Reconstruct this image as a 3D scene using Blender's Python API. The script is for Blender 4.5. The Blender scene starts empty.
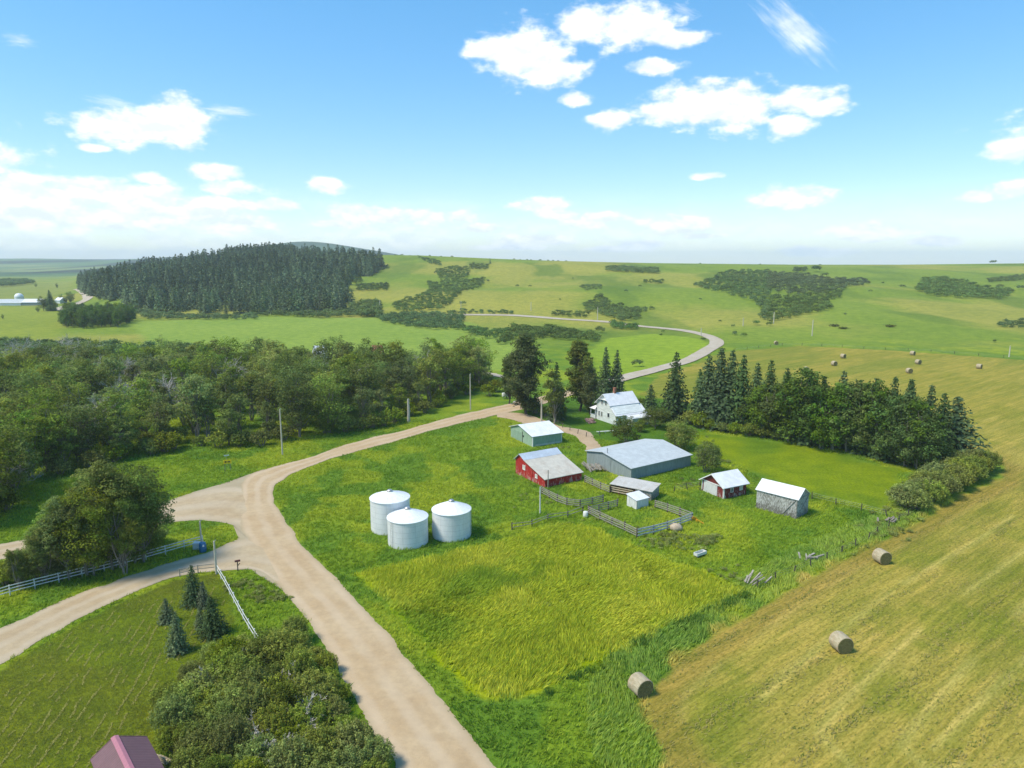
import bpy, math, random
import numpy as np
from mathutils import Vector

# ------------------------------------------------------------------ camera, sky, sun
H = 40.0; FPX = 692.0; PITCH = math.radians(10)
sc = bpy.context.scene
COL = sc.collection
cam_d = bpy.data.cameras.new('camera'); cam = bpy.data.objects.new('camera', cam_d); COL.objects.link(cam)
cam.location = (0, 0, H); cam.rotation_euler = (math.radians(90) - PITCH, 0, 0)
cam_d.sensor_width = 36; cam_d.lens = 36 * FPX / 1024; cam_d.clip_start = 0.5; cam_d.clip_end = 40000
sc.camera = cam
sc.view_settings.view_transform = 'Standard'; sc.view_settings.look = 'None'
sc.view_settings.exposure = 1.02; sc.view_settings.gamma = 1.0
try: sc.view_settings.use_curve_mapping = False
except Exception: pass
SUN_EL = math.radians(56); SUN_AZ = math.radians(-108)      # azimuth from +Y, clockwise: the sun stands to the left
sd = bpy.data.lights.new('sun', 'SUN'); sd.energy = 2.35; sd.angle = math.radians(15); sd.color = (1, .93, .80)
sun = bpy.data.objects.new('sun', sd); COL.objects.link(sun)
_s = Vector((math.sin(SUN_AZ) * math.cos(SUN_EL), math.cos(SUN_AZ) * math.cos(SUN_EL), math.sin(SUN_EL)))
sun.rotation_euler = _s.to_track_quat('Z', 'Y').to_euler(); sun.location = (0, 0, 300)
try:
    sc.cycles.max_bounces = 6; sc.cycles.diffuse_bounces = 4; sc.cycles.transmission_bounces = 3
    sc.cycles.volume_bounces = 1; sc.cycles.glossy_bounces = 2; sc.cycles.transparent_max_bounces = 4
except Exception: pass

def raydir(px, py):
    u = (px - 512) / FPX; v = (py - 384) / FPX
    return np.array([u, math.cos(PITCH) - v * math.sin(PITCH), -(math.cos(PITCH) * v + math.sin(PITCH))])

world = bpy.data.worlds.new('World'); sc.world = world; world.use_nodes = True
def build_sky():
    nt = world.node_tree; N = nt.nodes; L = nt.links; N.clear()
    def m(op, a, b=None, c=None):
        n = N.new('ShaderNodeMath'); n.operation = op
        for i, v in enumerate((a, b, c)):
            if v is None: continue
            if isinstance(v, (int, float)): n.inputs[i].default_value = v
            else: L.new(v, n.inputs[i])
        return n.outputs[0]
    sky = N.new('ShaderNodeTexSky'); sky.sky_type = 'NISHITA'; sky.sun_disc = False
    sky.sun_elevation = SUN_EL; sky.sun_rotation = SUN_AZ
    sky.altitude = 1100; sky.air_density = 1.0; sky.dust_density = 0.6; sky.ozone_density = 1.6
    tc = N.new('ShaderNodeTexCoord'); sep = N.new('ShaderNodeSeparateXYZ'); L.new(tc.outputs['Generated'], sep.inputs[0])
    az = m('ARCTAN2', sep.outputs[0], sep.outputs[1]); el = m('ARCSINE', sep.outputs[2])
    uv = N.new('ShaderNodeCombineXYZ'); L.new(az, uv.inputs[0]); L.new(el, uv.inputs[1])
    def noise(scale, det, rough, vec, sx=1, sy=1.8, off=(0, 0)):
        mp = N.new('ShaderNodeMapping'); mp.inputs['Scale'].default_value = (sx, sy, 1); mp.inputs['Location'].default_value = (off[0], off[1], 0)
        L.new(vec, mp.inputs[0])
        n = N.new('ShaderNodeTexNoise'); n.inputs['Scale'].default_value = scale; n.inputs['Detail'].default_value = det
        n.inputs['Roughness'].default_value = rough; L.new(mp.outputs[0], n.inputs['Vector']); return n
    blobs = [(505,50,34,16),(532,56,44,28),(548,70,40,14),(482,52,22,7),(590,24,40,16),(628,26,52,20),(672,38,34,9),(655,68,24,8),(575,99,17,7),
             (700,104,50,22),(736,108,36,24),(670,112,40,12),(610,120,22,11),(800,100,32,12),(824,106,24,10),(790,126,20,11),
             (130,128,50,16),(175,122,38,22),(95,148,12,4),
             (215,172,24,9),(232,188,30,8),(325,184,22,9),(12,190,42,13),(52,200,52,17),(100,192,44,13),(150,200,46,14),(195,214,44,16),(120,216,66,16),(30,216,80,15),(232,224,40,11),(150,178,16,6),(18,183,26,8),(75,186,28,8),(128,190,22,7),(210,203,26,8),(350,210,26,7),(385,219,24,6),(345,224,40,5),(480,228,26,5),(585,224,34,6),(515,247,50,4),(620,249,40,4),(700,236,26,4),
             (272,205,34,6),(365,215,36,10),(425,218,26,10),(460,217,18,7),(545,205,36,8),(600,218,30,7),(560,214,26,6),(675,226,42,11),(705,176,18,4),
             (790,197,36,11),(870,231,42,10),(938,241,24,6),(1012,150,24,12),(1014,190,18,8),(976,197,14,5),(530,240,50,8),(640,244,30,5),(810,252,40,6),
             (-120,150,90,30),(-300,90,120,40),(1200,120,110,36),(1420,180,120,30)]
    dist = None
    for (x, y, rx, ry) in blobs:
        d = raydir(x, y); d = d / np.linalg.norm(d)
        ca, ce = math.atan2(d[0], d[1]), math.asin(d[2])
        n = N.new('ShaderNodeVectorMath'); n.operation = 'MULTIPLY_ADD'; L.new(uv.outputs[0], n.inputs[0])
        sx, sy = 703 / rx, 703 / ry
        n.inputs[1].default_value = (sx, sy, 0); n.inputs[2].default_value = (-ca * sx, -ce * sy, 0)
        l = N.new('ShaderNodeVectorMath'); l.operation = 'LENGTH'; L.new(n.outputs[0], l.inputs[0])
        dist = l.outputs['Value'] if dist is None else m('MINIMUM', dist, l.outputs['Value'])
    n1 = noise(27, 7, .57, uv.outputs[0]); n2 = noise(9, 5, .6, uv.outputs[0], 1, 2.6, (3.1, 1.7))
    n3 = noise(27, 4, .55, uv.outputs[0], 1, 1.8, (0.0, 0.016))
    dens = m('ADD', m('SUBTRACT', 1.0, dist), m('MULTIPLY', m('SUBTRACT', n1.outputs[0], .5), 1.9))
    sm = N.new('ShaderNodeMapRange'); sm.interpolation_type = 'SMOOTHSTEP'; L.new(dens, sm.inputs[0])
    sm.inputs[1].default_value = -.16; sm.inputs[2].default_value = .50
    # veil of thin cloud low over the horizon and a few cirrus streaks
    bandz = N.new('ShaderNodeMapRange'); bandz.interpolation_type = 'SMOOTHSTEP'; L.new(el, bandz.inputs[0])
    bandz.inputs[1].default_value = .105; bandz.inputs[2].default_value = .03
    azm = N.new('ShaderNodeMapRange'); azm.interpolation_type = 'SMOOTHSTEP'; L.new(az, azm.inputs[0])
    azm.inputs[1].default_value = .45; azm.inputs[2].default_value = -.25; azm.inputs[3].default_value = .35; azm.inputs[4].default_value = 1
    vn = N.new('ShaderNodeMapRange'); vn.interpolation_type = 'SMOOTHSTEP'; L.new(n2.outputs[0], vn.inputs[0])
    vn.inputs[1].default_value = .36; vn.inputs[2].default_value = .60
    veil = m('MULTIPLY', m('MULTIPLY', bandz.outputs[0], azm.outputs[0]), m('MULTIPLY', vn.outputs[0], .62))
    def streak(x0, y0, x1, y1, w, seed, amp):
        a = raydir(x0, y0); b = raydir(x1, y1)
        A = (math.atan2(a[0], a[1]), math.atan2(a[2], math.hypot(a[0], a[1]))); B = (math.atan2(b[0], b[1]), math.atan2(b[2], math.hypot(b[0], b[1])))
        ang = math.atan2(B[1] - A[1], B[0] - A[0]); ln = math.hypot(B[1] - A[1], B[0] - A[0]); cx, cy = (A[0] + B[0]) / 2, (A[1] + B[1]) / 2
        mp = N.new('ShaderNodeMapping'); mp.vector_type = 'TEXTURE'
        mp.inputs['Location'].default_value = (cx, cy, 0); mp.inputs['Rotation'].default_value = (0, 0, ang); mp.inputs['Scale'].default_value = (ln / 2, w / 703, 1)
        L.new(uv.outputs[0], mp.inputs[0])
        l = N.new('ShaderNodeVectorMath'); l.operation = 'LENGTH'; L.new(mp.outputs[0], l.inputs[0])
        nn = noise(2.4, 5, .6, mp.outputs[0], .6, 1.2, (seed, seed))
        d = m('ADD', m('SUBTRACT', 1.0, l.outputs['Value']), m('MULTIPLY', m('SUBTRACT', nn.outputs[0], .5), 1.6))
        r = N.new('ShaderNodeMapRange'); r.interpolation_type = 'SMOOTHSTEP'; L.new(d, r.inputs[0]); r.inputs[1].default_value = 0; r.inputs[2].default_value = 1.1; r.inputs[4].default_value = amp
        return r.outputs[0]
    st = m('MAXIMUM', streak(752, -8, 836, 66, 16, 1.3, .75), streak(668, 4, 700, 16, 5, 4.1, .4))
    st = m('MAXIMUM', st, streak(190, 108, 262, 114, 6, 2.2, .6)); st = m('MAXIMUM', st, streak(80, 96, 150, 112, 7, 7.2, .4))
    st = m('MAXIMUM', st, streak(0, 38, 40, 42, 6, 5.2, .4))
    dm = m('MAXIMUM', sm.outputs[0], m('MAXIMUM', veil, st))
    rel = m('MULTIPLY', m('SUBTRACT', n1.outputs[0], n3.outputs[0]), 3.2)
    shade = N.new('ShaderNodeMapRange'); L.new(rel, shade.inputs[0]); shade.inputs[1].default_value = -.35; shade.inputs[2].default_value = .45
    cc = N.new('ShaderNodeMixRGB'); L.new(shade.outputs[0], cc.inputs[0])
    cc.inputs[1].default_value = (4.9, 5.35, 6.1, 1); cc.inputs[2].default_value = (6.7, 6.8, 6.9, 1)
    # the clear sky, a little deeper at the zenith and paler toward the horizon than the clean-air model
    hs = N.new('ShaderNodeHueSaturation'); hs.inputs['Hue'].default_value = .497; hs.inputs['Saturation'].default_value = 1.75; hs.inputs['Value'].default_value = SKYV
    gm = N.new('ShaderNodeGamma'); gm.inputs[1].default_value = .62; L.new(sky.outputs[0], gm.inputs[0]); L.new(gm.outputs[0], hs.inputs['Color'])
    mx = N.new('ShaderNodeMixRGB'); L.new(dm, mx.inputs[0]); L.new(hs.outputs[0], mx.inputs[1]); L.new(cc.outputs[0], mx.inputs[2])
    bg = N.new('ShaderNodeBackground'); bg.inputs[1].default_value = .1; L.new(mx.outputs[0], bg.inputs[0])
    out = N.new('ShaderNodeOutputWorld'); L.new(bg.outputs[0], out.inputs[0])
SKYV = 1.96
build_sky()

# ------------------------------------------------------------------ numeric helpers
def lin(c):
    c = np.asarray(c, float) / 255.0
    return np.where(c <= .04045, c / 12.92, ((c + .055) / 1.055) ** 2.4)
KA = 0.72
def T(r, g, b, k=KA): return lin((r, g, b)) * k * np.array([1.0, .97, .70])

def vnoise(x, y, seed=0):
    x = np.asarray(x, float); y = np.asarray(y, float)
    xi = np.floor(x).astype(np.int64); yi = np.floor(y).astype(np.int64); xf = x - xi; yf = y - yi
    def h(a, b):
        n = (a * 374761393 + b * 668265263 + seed * 974634777) & 0xffffffff
        n = ((n ^ (n >> 13)) * 1274126177) & 0xffffffff
        return ((n ^ (n >> 16)) & 0xffff) / 65535.0
    u = xf * xf * (3 - 2 * xf); v = yf * yf * (3 - 2 * yf)
    return (h(xi, yi) * (1 - u) + h(xi + 1, yi) * u) * (1 - v) + (h(xi, yi + 1) * (1 - u) + h(xi + 1, yi + 1) * u) * v
def fbm(x, y, seed=0, o=4):
    s = 0; a = .5; f = 1
    for i in range(o): s = s + a * vnoise(x * f, y * f, seed + i * 17); a *= .5; f *= 2.03
    return s / (1 - .5 ** o)
def sst(t): t = np.clip(t, 0, 1); return t * t * (3 - 2 * t)

# ------------------------------------------------------------------ the lie of the land
AX = lambda px: (np.asarray(px, float) - 512) / 702.7           # bearing (x/y) of a column of the view
A_CREST = AX([-400, 40, 75, 100, 130, 180, 230, 300, 340, 380, 420, 500, 560, 650, 800, 900, 1024, 1500])
ROW_CREST = np.array([287, 287, 276, 272, 268.5, 261, 256, 253, 254.5, 255, 255.5, 259, 261, 263.2, 265, 265, 263.5, 262])
D_CREST = 1100.0
Z_CREST = H - (ROW_CREST - 262) / 702.7 * D_CREST
HASHILL = np.array([0, 0, .35, .75, 1, 1, 1, 1, 1, 1, 1, 1, 1, 1, 1, 1, 1, 1.])
A_BASE = AX([-400, 75, 130, 350, 430, 512, 640, 730, 850, 1024, 1500])
D_BASE = np.array([620, 620, 560, 520, 470, 440, 400, 340, 300, 290, 290.])
def terr(x, y):
    x = np.asarray(x, float); y = np.asarray(y, float)
    yy = np.maximum(y, 1.0); a = np.where(y > 1, x / yy, np.sign(x) * 9)
    zc = np.interp(a, A_CREST, Z_CREST) * np.interp(a, A_CREST, HASHILL); b = np.interp(a, A_BASE, D_BASE)
    t = (y - b) / (D_CREST - b)
    ramp = np.where(t < 1, .55 * sst(t) + .45 * np.clip(t, 0, 1) * sst(t * 4), 1.0)
    bey = sst((y - 1250) / 1400)                                 # beyond the crest the plateau dips out of sight
    hh_ = np.interp(a, A_CREST, HASHILL); z = zc * ramp * (1 - bey) - 75 * bey * hh_ * np.interp(a, AX([130, 420]), [0, 1])
    amp = sst(t * 3) * (1 - sst((t - .72) / .22)) * np.where(y > 1, 1, 0) * np.interp(a, A_CREST, HASHILL)
    z = z + amp * ((fbm(x / 190 + 3, y / 260 + 7, 5, 3) - .5) * 20 + (fbm(x / 60, y / 90, 9, 2) - .5) * 3.5)
    # left edge of the wooded hill falls back to the plain
    far = sst((y - 2200) / 3500)
    z = z + far * np.interp(a, AX([260, 480]), [1, 0]) * (25 + 50 * fbm(x / 1500 + 2, y / 1800, 21, 3) + np.clip((y - 5000) / 6000, 0, 1) * 34)
    for (mpx, d0, hh, wx, wy) in ((300, 4300, 150, 360, 900), (385, 4500, 118, 400, 800), (215, 4600, 60, 380, 700), (475, 4700, 75, 420, 700)):
        mx = AX(mpx) * d0
        z = z + hh * np.exp(-((x - mx) / wx) ** 2 - ((y - d0) / wy) ** 2)
    return z
def G(px, py):
    d = raydir(px, py); ts = np.geomspace(12, 14000, 1400)
    X = d[0] * ts; Y = d[1] * ts; Z = H + d[2] * ts; below = Z < terr(X, Y)
    if not below.any(): i = len(ts) - 1
    else: i = int(np.argmax(below))
    lo, hi = ts[max(i - 1, 0)], ts[i]
    for _ in range(24):
        m = (lo + hi) / 2
        if H + d[2] * m < terr(d[0] * m, d[1] * m): hi = m
        else: lo = m
    return np.array([d[0] * hi, d[1] * hi, float(terr(d[0] * hi, d[1] * hi))])
def P(*pts): return np.array([G(*p)[:2] for p in pts])
def zrow(g, row):
    v = (row - 384) / FPX; D = g[1] / (math.cos(PITCH) - v * math.sin(PITCH)); return H - (math.cos(PITCH) * v + math.sin(PITCH)) * D
def tz(x, y): return float(terr(x, y))
def sdist(x, y, poly):
    """signed distance to a polygon, positive inside"""
    x = np.asarray(x, float); y = np.asarray(y, float); d = np.full(x.shape, 1e9); ins = np.zeros(x.shape, bool); n = len(poly)
    for i in range(n):
        ax, ay = poly[i]; bx, by = poly[(i + 1) % n]; ex, ey = bx - ax, by - ay; L2 = ex * ex + ey * ey + 1e-12
        t = np.clip(((x - ax) * ex + (y - ay) * ey) / L2, 0, 1); d = np.minimum(d, np.hypot(x - ax - t * ex, y - ay - t * ey))
        c = ((ay > y) != (by > y)) & (x < (bx - ax) * (y - ay) / (by - ay + 1e-12) + ax); ins ^= c
    return np.where(ins, d, -d)
def ldist(x, y, line):
    d = np.full(np.shape(x), 1e9)
    for i in range(len(line) - 1):
        ax, ay = line[i]; bx, by = line[i + 1]; ex, ey = bx - ax, by - ay
        t = np.clip(((x - ax) * ex + (y - ay) * ey) / (ex * ex + ey * ey + 1e-12), 0, 1); d = np.minimum(d, np.hypot(x - ax - t * ex, y - ay - t * ey))
    return d

# ------------------------------------------------------------------ roads traced on the ground
ROAD_R = P((560,860),(498,768),(470,736),(418,673),(366,610),(328,571),(301,543),(284,518),(274,500),(276,485),(297,472),(338,457),(386,444),(431,431),(471,421),(500,414),(524,409),(552,401.5),(580,393))
ROAD_L = P((408,860),(394,768),(386,750),(366,718),(336,665),(307,620),(274,579),(252,548),(240,518),(240,498),(256,472),(298,461),(356,442),(406,430),(456,416),(484,409.5),(511,403.5),(548,395),(575,388))
WEST_T = P((262,492),(225,486),(190,494),(160,503),(110,516),(60,528),(32,538),(0,545),(-60,560))
WEST_B = P((262,540),(232,524),(205,520.5),(160,524.5),(110,532),(60,545),(32,552),(0,560),(-60,578))
DRV_T = P((256,536),(237,540),(214,550),(178,561),(119,579),(74,596),(0,629),(-60,655))
DRV_B = P((285,590),(252,570),(217,571),(178,577),(119,599),(50,635),(0,666),(-60,700))
LANE_T = P((497,412),(522,414),(545,421),(566,427),(584,430.5),(594,440),(601,449),(604,455))
LANE_B = P((497,417),(512,420),(540,428),(560,432),(574,436),(581,442),(585,448),(588,455))
FAR_C = P((580,390),(600,385),(624,378),(655,370),(688,360.5),(708,350),(716,344),(714,339),(702,334.5),(678,330),(640,326.5),(606,322),(560,319),(512,315.5),(470,315),(420,315.5))
CREEK_C = P((512,379),(490,374.5),(470,371),(448,369))           # pale lane seen behind the wood
LEFTFAR_C = P((56,311),(62,308),(78,303.5),(86,300),(87,296),(81,290.5),(77,289))
def resamp(l, n):
    l = np.array(l, float); s = np.r_[0, np.cumsum(np.hypot(*np.diff(l, axis=0).T))]; u = np.linspace(0, s[-1], n)
    # Catmull style smoothing by cubic through cumulative length
    out = []
    for k in range(2):
        v = l[:, k]; m = np.gradient(v, s); i = np.clip(np.searchsorted(s, u) - 1, 0, len(s) - 2); h = s[i + 1] - s[i]; t = (u - s[i]) / h
        out.append((2*t**3-3*t**2+1)*v[i] + (t**3-2*t**2+t)*h*m[i] + (-2*t**3+3*t**2)*v[i+1] + (t**3-t**2)*h*m[i+1])
    return np.array(out).T

# ------------------------------------------------------------------ ground regions
TALL = P((356,573),(420,560),(480,545),(558,523),(596,528),(618,540),(650,552),(690,566),(745,592),(700,613),(650,634),(594,664),(545,690),(520,702),(480,700),(440,665),(400,620),(372,592))
HAY = P((672,775),(650,735),(645,705),(655,681),(700,642),(760,606),(830,566),(900,531),(958,498),(1000,480),(1002,466),(985,458),(960,449),(915,452),(868,438),(820,428),(764,418),(700,404),(668,400),(640,395),(660,375),(690,366),(722,352),(800,346),(900,351),(1024,360),(1200,372),(1500,420),(1500,1000),(900,1100))
LAWN = P((0,672),(50,640),(119,603),(178,580),(217,574),(230,590),(236,620),(215,655),(180,690),(160,740),(150,800),(-200,900),(-200,760))
PADDOCK = P((700,432),(800,445),(900,470),(900,492),(880,510),(835,500),(770,482),(730,462),(690,440))
LOOP = P((640,372),(690,358),(708,348),(706,342),(690,337),(650,334),(610,338),(585,352),(600,362),(590,385))
VALLEY = P((130,322),(250,317),(380,318),(470,322),(520,345),(520,372),(470,370),(380,360),(250,352),(150,345))
LEFTF = P((-200,345),(0,343),(60,335),(60,308),(0,306),(-200,306))
LEFTF2 = P((-200,300),(40,299),(75,290),(75,280),(0,284),(-200,288))
YARD = P((520,418),(560,425),(600,440),(680,445),(720,420),(680,400),(600,395),(540,400))
CORRAL = P((590,514),(637,536),(692,520),(655,508),(617,506))
R_W = [TALL, HAY]
HAYDIR = (lambda a: math.atan2(a[1][1] - a[0][1], a[1][0] - a[0][0]))(P((700,700),(1000,520)))
def ground_col(x, y):
    x = np.asarray(x, float); y = np.asarray(y, float); sh = x.shape
    n1 = fbm(x / 14, y / 14, 1, 4); n2 = fbm(x / 3.1 + 5, y / 3.1, 2, 3); n3 = fbm(x / 60, y / 60 + 9, 3, 3); n4 = fbm(x / 7 + 20, y / 7 + 3, 8, 3)
    def mix(c, d, w): w = np.clip(w, 0, 1)[..., None]; return c * (1 - w) + np.asarray(d) * w
    c = np.tile(T(124, 154, 46), sh + (1,)).astype(float)
    c = mix(c, T(148, 168, 50), sst((n1 - .42) * 5)); c = mix(c, T(106, 144, 52), sst((n4 - .49) * 7) * .9)
    # hillside pasture
    hill = sst((y - 290) / 90)
    hc = np.tile(T(134, 158, 64), sh + (1,)).astype(float)
    hc = mix(hc, T(176, 172, 96), sst((fbm(x / 120, y / 150, 12, 4) - .47) * 5) * .75); hc = mix(hc, T(110, 138, 56), sst((fbm(x / 45 + 3, y / 130, 14, 4) - .52) * 6) * .8)
    c = mix(c, hc, hill)
    a = x / np.maximum(y, 1)
    # valley fields
    def reg(c, poly, col, soft=1.5, wob=2.0, amt=1.0):
        bb = poly.min(0) - 40, poly.max(0) + 40
        k = (x > bb[0][0]) & (x < bb[1][0]) & (y > bb[0][1]) & (y < bb[1][1])
        if not k.any(): return c
        w = np.zeros(sh); w[k] = sst((sdist(x[k], y[k], poly) + (n2[k] - .5) * wob * 2) / soft + .5) * amt
        return mix(c, col, w)
    c = reg(c, VALLEY, T(148, 174, 84), 6, 4); c = reg(c, VALLEY, T(120, 158, 80), 6, 4, .5) if False else c
    c = reg(c, LEFTF, T(152, 166, 70), 8, 6); c = reg(c, LEFTF2, T(146, 158, 84), 8, 8)
    c = reg(c, LOOP, T(148, 176, 56), 3, 3); c = reg(c, YARD, T(88, 128, 36), 2, 2)
    pd = np.tile(T(138, 158, 26), sh + (1,)).astype(float); pd = mix(pd, T(112, 142, 34), sst((n1 - .5) * 6))
    c = reg(c, PADDOCK, pd, 3, 3)
    tl = np.tile(T(156, 174, 10), sh + (1,)).astype(float); tl = mix(tl, T(170, 182, 44), sst((n4 - .5) * 7) * .7); tl = mix(tl, T(118, 152, 20), sst((n1 - .52) * 7) * .8)
    c = reg(c, TALL, tl, .8, 1.2)
    u = x * math.cos(HAYDIR) + y * math.sin(HAYDIR); v = -x * math.sin(HAYDIR) + y * math.cos(HAYDIR)
    hy = np.tile(T(184, 170, 92), sh + (1,)).astype(float)
    hy = mix(hy, T(140, 146, 56), sst((fbm(u / 26, v / 11, 31, 4) - .48) * 5) * .8); hy = mix(hy, T(200, 180, 108), sst((fbm(u / 22 + 9, v / 4.5, 33, 4) - .53) * 5) * .6); hy = mix(hy, T(144, 152, 58), sst((fbm(x / 9, y / 9, 39, 4) - .55) * 6) * .6)
    de = np.full(sh, 60.); kb = y < 175; de[kb] = sdist(x[kb], y[kb], HAY); vv = np.where(de < 22, de, v - 22); sw = np.exp(-((np.mod(vv + 1.6 * (fbm(u / 30, v / 40, 51, 2) - .5), 5.6) - 2.8) / .55) ** 2) * sst((fbm(u / 12, v / 8, 52, 3) - .35) * 6); hy = mix(hy, T(216, 202, 136), sw * .42); hy = mix(hy, T(168, 160, 74), sst((y - 110) / 90) * .6); hy = mix(hy, T(140, 150, 64), sst((fbm(u / 90 + 9, v / 14, 37, 3) - .5) * 6) * .7 * sst((y - 110) / 90))
    c = reg(c, HAY, hy, 1.2, 1.8)
    d = np.full(sh, 99.); bb = (y < 320)
    d[bb] = sdist(x[bb], y[bb], HAY)                                   # bare strip along the cut edge
    c = mix(c, T(172, 148, 84), sst(d / .8) * (1 - sst((d - 2.2) / 2.5)) * np.where(y < 150, 1, 0) * .6)
    lw = np.tile(T(122, 142, 26), sh + (1,)).astype(float); lw = mix(lw, T(122, 136, 34), sst((n1 - .45) * 5)); c = reg(c, LAWN, lw, .7, .8)
    # straw-dry verge just beside the gravel
    # far plain, patchwork
    f = sst((y - 1500) / 600)
    fc = np.tile(T(96, 130, 92), sh + (1,)).astype(float)
    cell = vnoise(np.floor(x / 420 + .3 * np.floor(y / 380)), np.floor(y / 380), 77)
    fc = mix(fc, T(140, 156, 110), (cell > .62) * .9); fc = mix(fc, T(66, 98, 66), (cell < .3) * .8)
    fc = mix(fc, T(26, 46, 34), sst((fbm(x / 420, y / 1500, 71, 5) - .50) * 14) * .95)
    c = mix(c, fc, f)
    mtn = sum(np.exp(-((x - AX(p) * d0) / 420) ** 2 - ((y - d0) / 900) ** 2) for p, d0 in ((300, 4300), (380, 4500)))
    c = mix(c, T(48, 78, 44), np.clip(mtn * 1.6, 0, 1) * sst((fbm(x / 220, y / 300, 75, 4) - .42) * 8))
    return c

# ------------------------------------------------------------------ mesh builder
class MB:
    def __init__(s): s.v = []; s.n = 0; s.q = []; s.t = []; s.qm = []; s.tm = []; s.c = []; s.u = []
    def add(s, v, f, mat=0, col=None, u=None):
        v = np.asarray(v, float).reshape(-1, 3); f = np.asarray(f, int); s.v.append(v)
        (s.q if f.shape[1] == 4 else s.t).append(f + s.n); (s.qm if f.shape[1] == 4 else s.tm).append(np.full(len(f), mat))
        if col is None: col = (1, 1, 1)
        col = np.asarray(col, float); s.c.append(np.broadcast_to(col, (len(v), 3)) if col.ndim == 1 else col); s.n += len(v)
        s.u.append(np.zeros(len(v)) if u is None else np.asarray(u, float)); return s
    def box(s, cx, cy, cz, sx, sy, sz, mat=0, rz=0, tilt=None):
        p = np.array([(a, b, c) for c in (-.5, .5) for b in (-.5, .5) for a in (-.5, .5)]) * (sx, sy, sz)
        if tilt is not None:
            a, b = tilt; R = np.array([[1,0,0],[0,math.cos(a),-math.sin(a)],[0,math.sin(a),math.cos(a)]]) ; p = p @ R.T
            R = np.array([[math.cos(b),0,math.sin(b)],[0,1,0],[-math.sin(b),0,math.cos(b)]]); p = p @ R.T
        c, d = math.cos(rz), math.sin(rz); p = np.c_[p[:, 0] * c - p[:, 1] * d, p[:, 0] * d + p[:, 1] * c, p[:, 2]] + (cx, cy, cz)
        return s.add(p, [(0,2,3,1),(4,5,7,6),(0,1,5,4),(2,6,7,3),(0,4,6,2),(1,3,7,5)], mat)
    def beam(s, a, b, w, h, mat=0):
        a = np.array(a, float); b = np.array(b, float); d = b - a; d /= np.linalg.norm(d) + 1e-9
        sd_ = np.cross(d, (0, 0, 1.)); 
        if np.linalg.norm(sd_) < 1e-3: sd_ = np.array([1., 0, 0])
        sd_ /= np.linalg.norm(sd_); up = np.cross(sd_, d); p = []
        for e in (a, b):
            for (i, j) in ((-1,-1),(1,-1),(1,1),(-1,1)): p.append(e + sd_ * i * w / 2 + up * j * h / 2)
        return s.add(p, [(0,1,2,3),(7,6,5,4),(0,4,5,1),(1,5,6,2),(2,6,7,3),(3,7,4,0)], mat)
    def tube(s, pts, rad, n=7, mat=0, cap=True, col=None):
        pts = np.asarray(pts, float); rad = np.broadcast_to(np.asarray(rad, float), (len(pts),)); t = np.gradient(pts, axis=0)
        t /= np.linalg.norm(t, axis=1)[:, None] + 1e-9; V = []
        ref = np.array([1., 0, 0]) if abs(t[0][2]) > .6 else np.array([0, 0, 1.])
        for i in range(len(pts)):
            a = np.cross(t[i], ref); a /= np.linalg.norm(a) + 1e-9; b = np.cross(t[i], a)
            for k in range(n): w = 2 * math.pi * k / n; V.append(pts[i] + rad[i] * (a * math.cos(w) + b * math.sin(w)))
        m = len(pts); F = [(i*n+k, i*n+(k+1)%n, (i+1)*n+(k+1)%n, (i+1)*n+k) for i in range(m-1) for k in range(n)]
        base = len(V)
        s.add(V, F, mat, col)
        if cap:
            V2 = [pts[0], pts[-1]] + V[:n] + V[-n:]
            F2 = [(0, 2+(k+1)%n, 2+k) for k in range(n)] + [(1, 2+n+k, 2+n+(k+1)%n) for k in range(n)]
            s.add(V2, F2, mat, col)
        return s
    def lathe(s, prof, n=24, mat=0, c=(0, 0, 0)):
        V = [(c[0] + r * math.cos(2*math.pi*k/n), c[1] + r * math.sin(2*math.pi*k/n), c[2] + z) for r, z in prof for k in range(n)]
        F = [(i*n+k, i*n+(k+1)%n, (i+1)*n+(k+1)%n, (i+1)*n+k) for i in range(len(prof)-1) for k in range(n)]
        return s.add(V, F, mat)
    def leaves(s, cen, nor, size, rng, col, mat=0, asp=.62):
        N_ = len(cen); nor = nor / (np.linalg.norm(nor, axis=1)[:, None] + 1e-9)
        r = rng.normal(size=(N_, 3)); a = np.cross(nor, r); a /= np.linalg.norm(a, axis=1)[:, None] + 1e-9; b = np.cross(nor, a)
        size = np.broadcast_to(size, (N_,))[:, None]
        V = np.stack([cen - a*size*.5, cen - b*size*.5*asp, cen + a*size*.5, cen + b*size*.5*asp], 1).reshape(-1, 3)
        F = np.arange(N_ * 4).reshape(-1, 4); return s.add(V, F, mat, np.repeat(col, 4, 0))
    def arrays(s):
        return (np.vstack(s.v), np.vstack(s.q) if s.q else np.zeros((0,4),int), np.vstack(s.t) if s.t else np.zeros((0,3),int),
                np.concatenate(s.qm) if s.qm else np.zeros(0,int), np.concatenate(s.tm) if s.tm else np.zeros(0,int), np.vstack(s.c), np.concatenate(s.u))
    def mesh(s, name, mats, smooth=False, arr=None):
        v, q, t, qm, tm, c, u = arr if arr is not None else s.arrays(); me = bpy.data.meshes.new(name)
        me.vertices.add(len(v)); me.vertices.foreach_set('co', v.astype(np.float32).ravel())
        li = np.concatenate([q.ravel(), t.ravel()]).astype(np.int32); me.loops.add(len(li)); me.loops.foreach_set('vertex_index', li)
        nf = len(q) + len(t); me.polygons.add(nf)
        me.polygons.foreach_set('loop_start', np.concatenate([np.arange(len(q))*4, len(q)*4 + np.arange(len(t))*3]).astype(np.int32))
        me.polygons.foreach_set('loop_total', np.concatenate([np.full(len(q),4), np.full(len(t),3)]).astype(np.int32))
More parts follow.
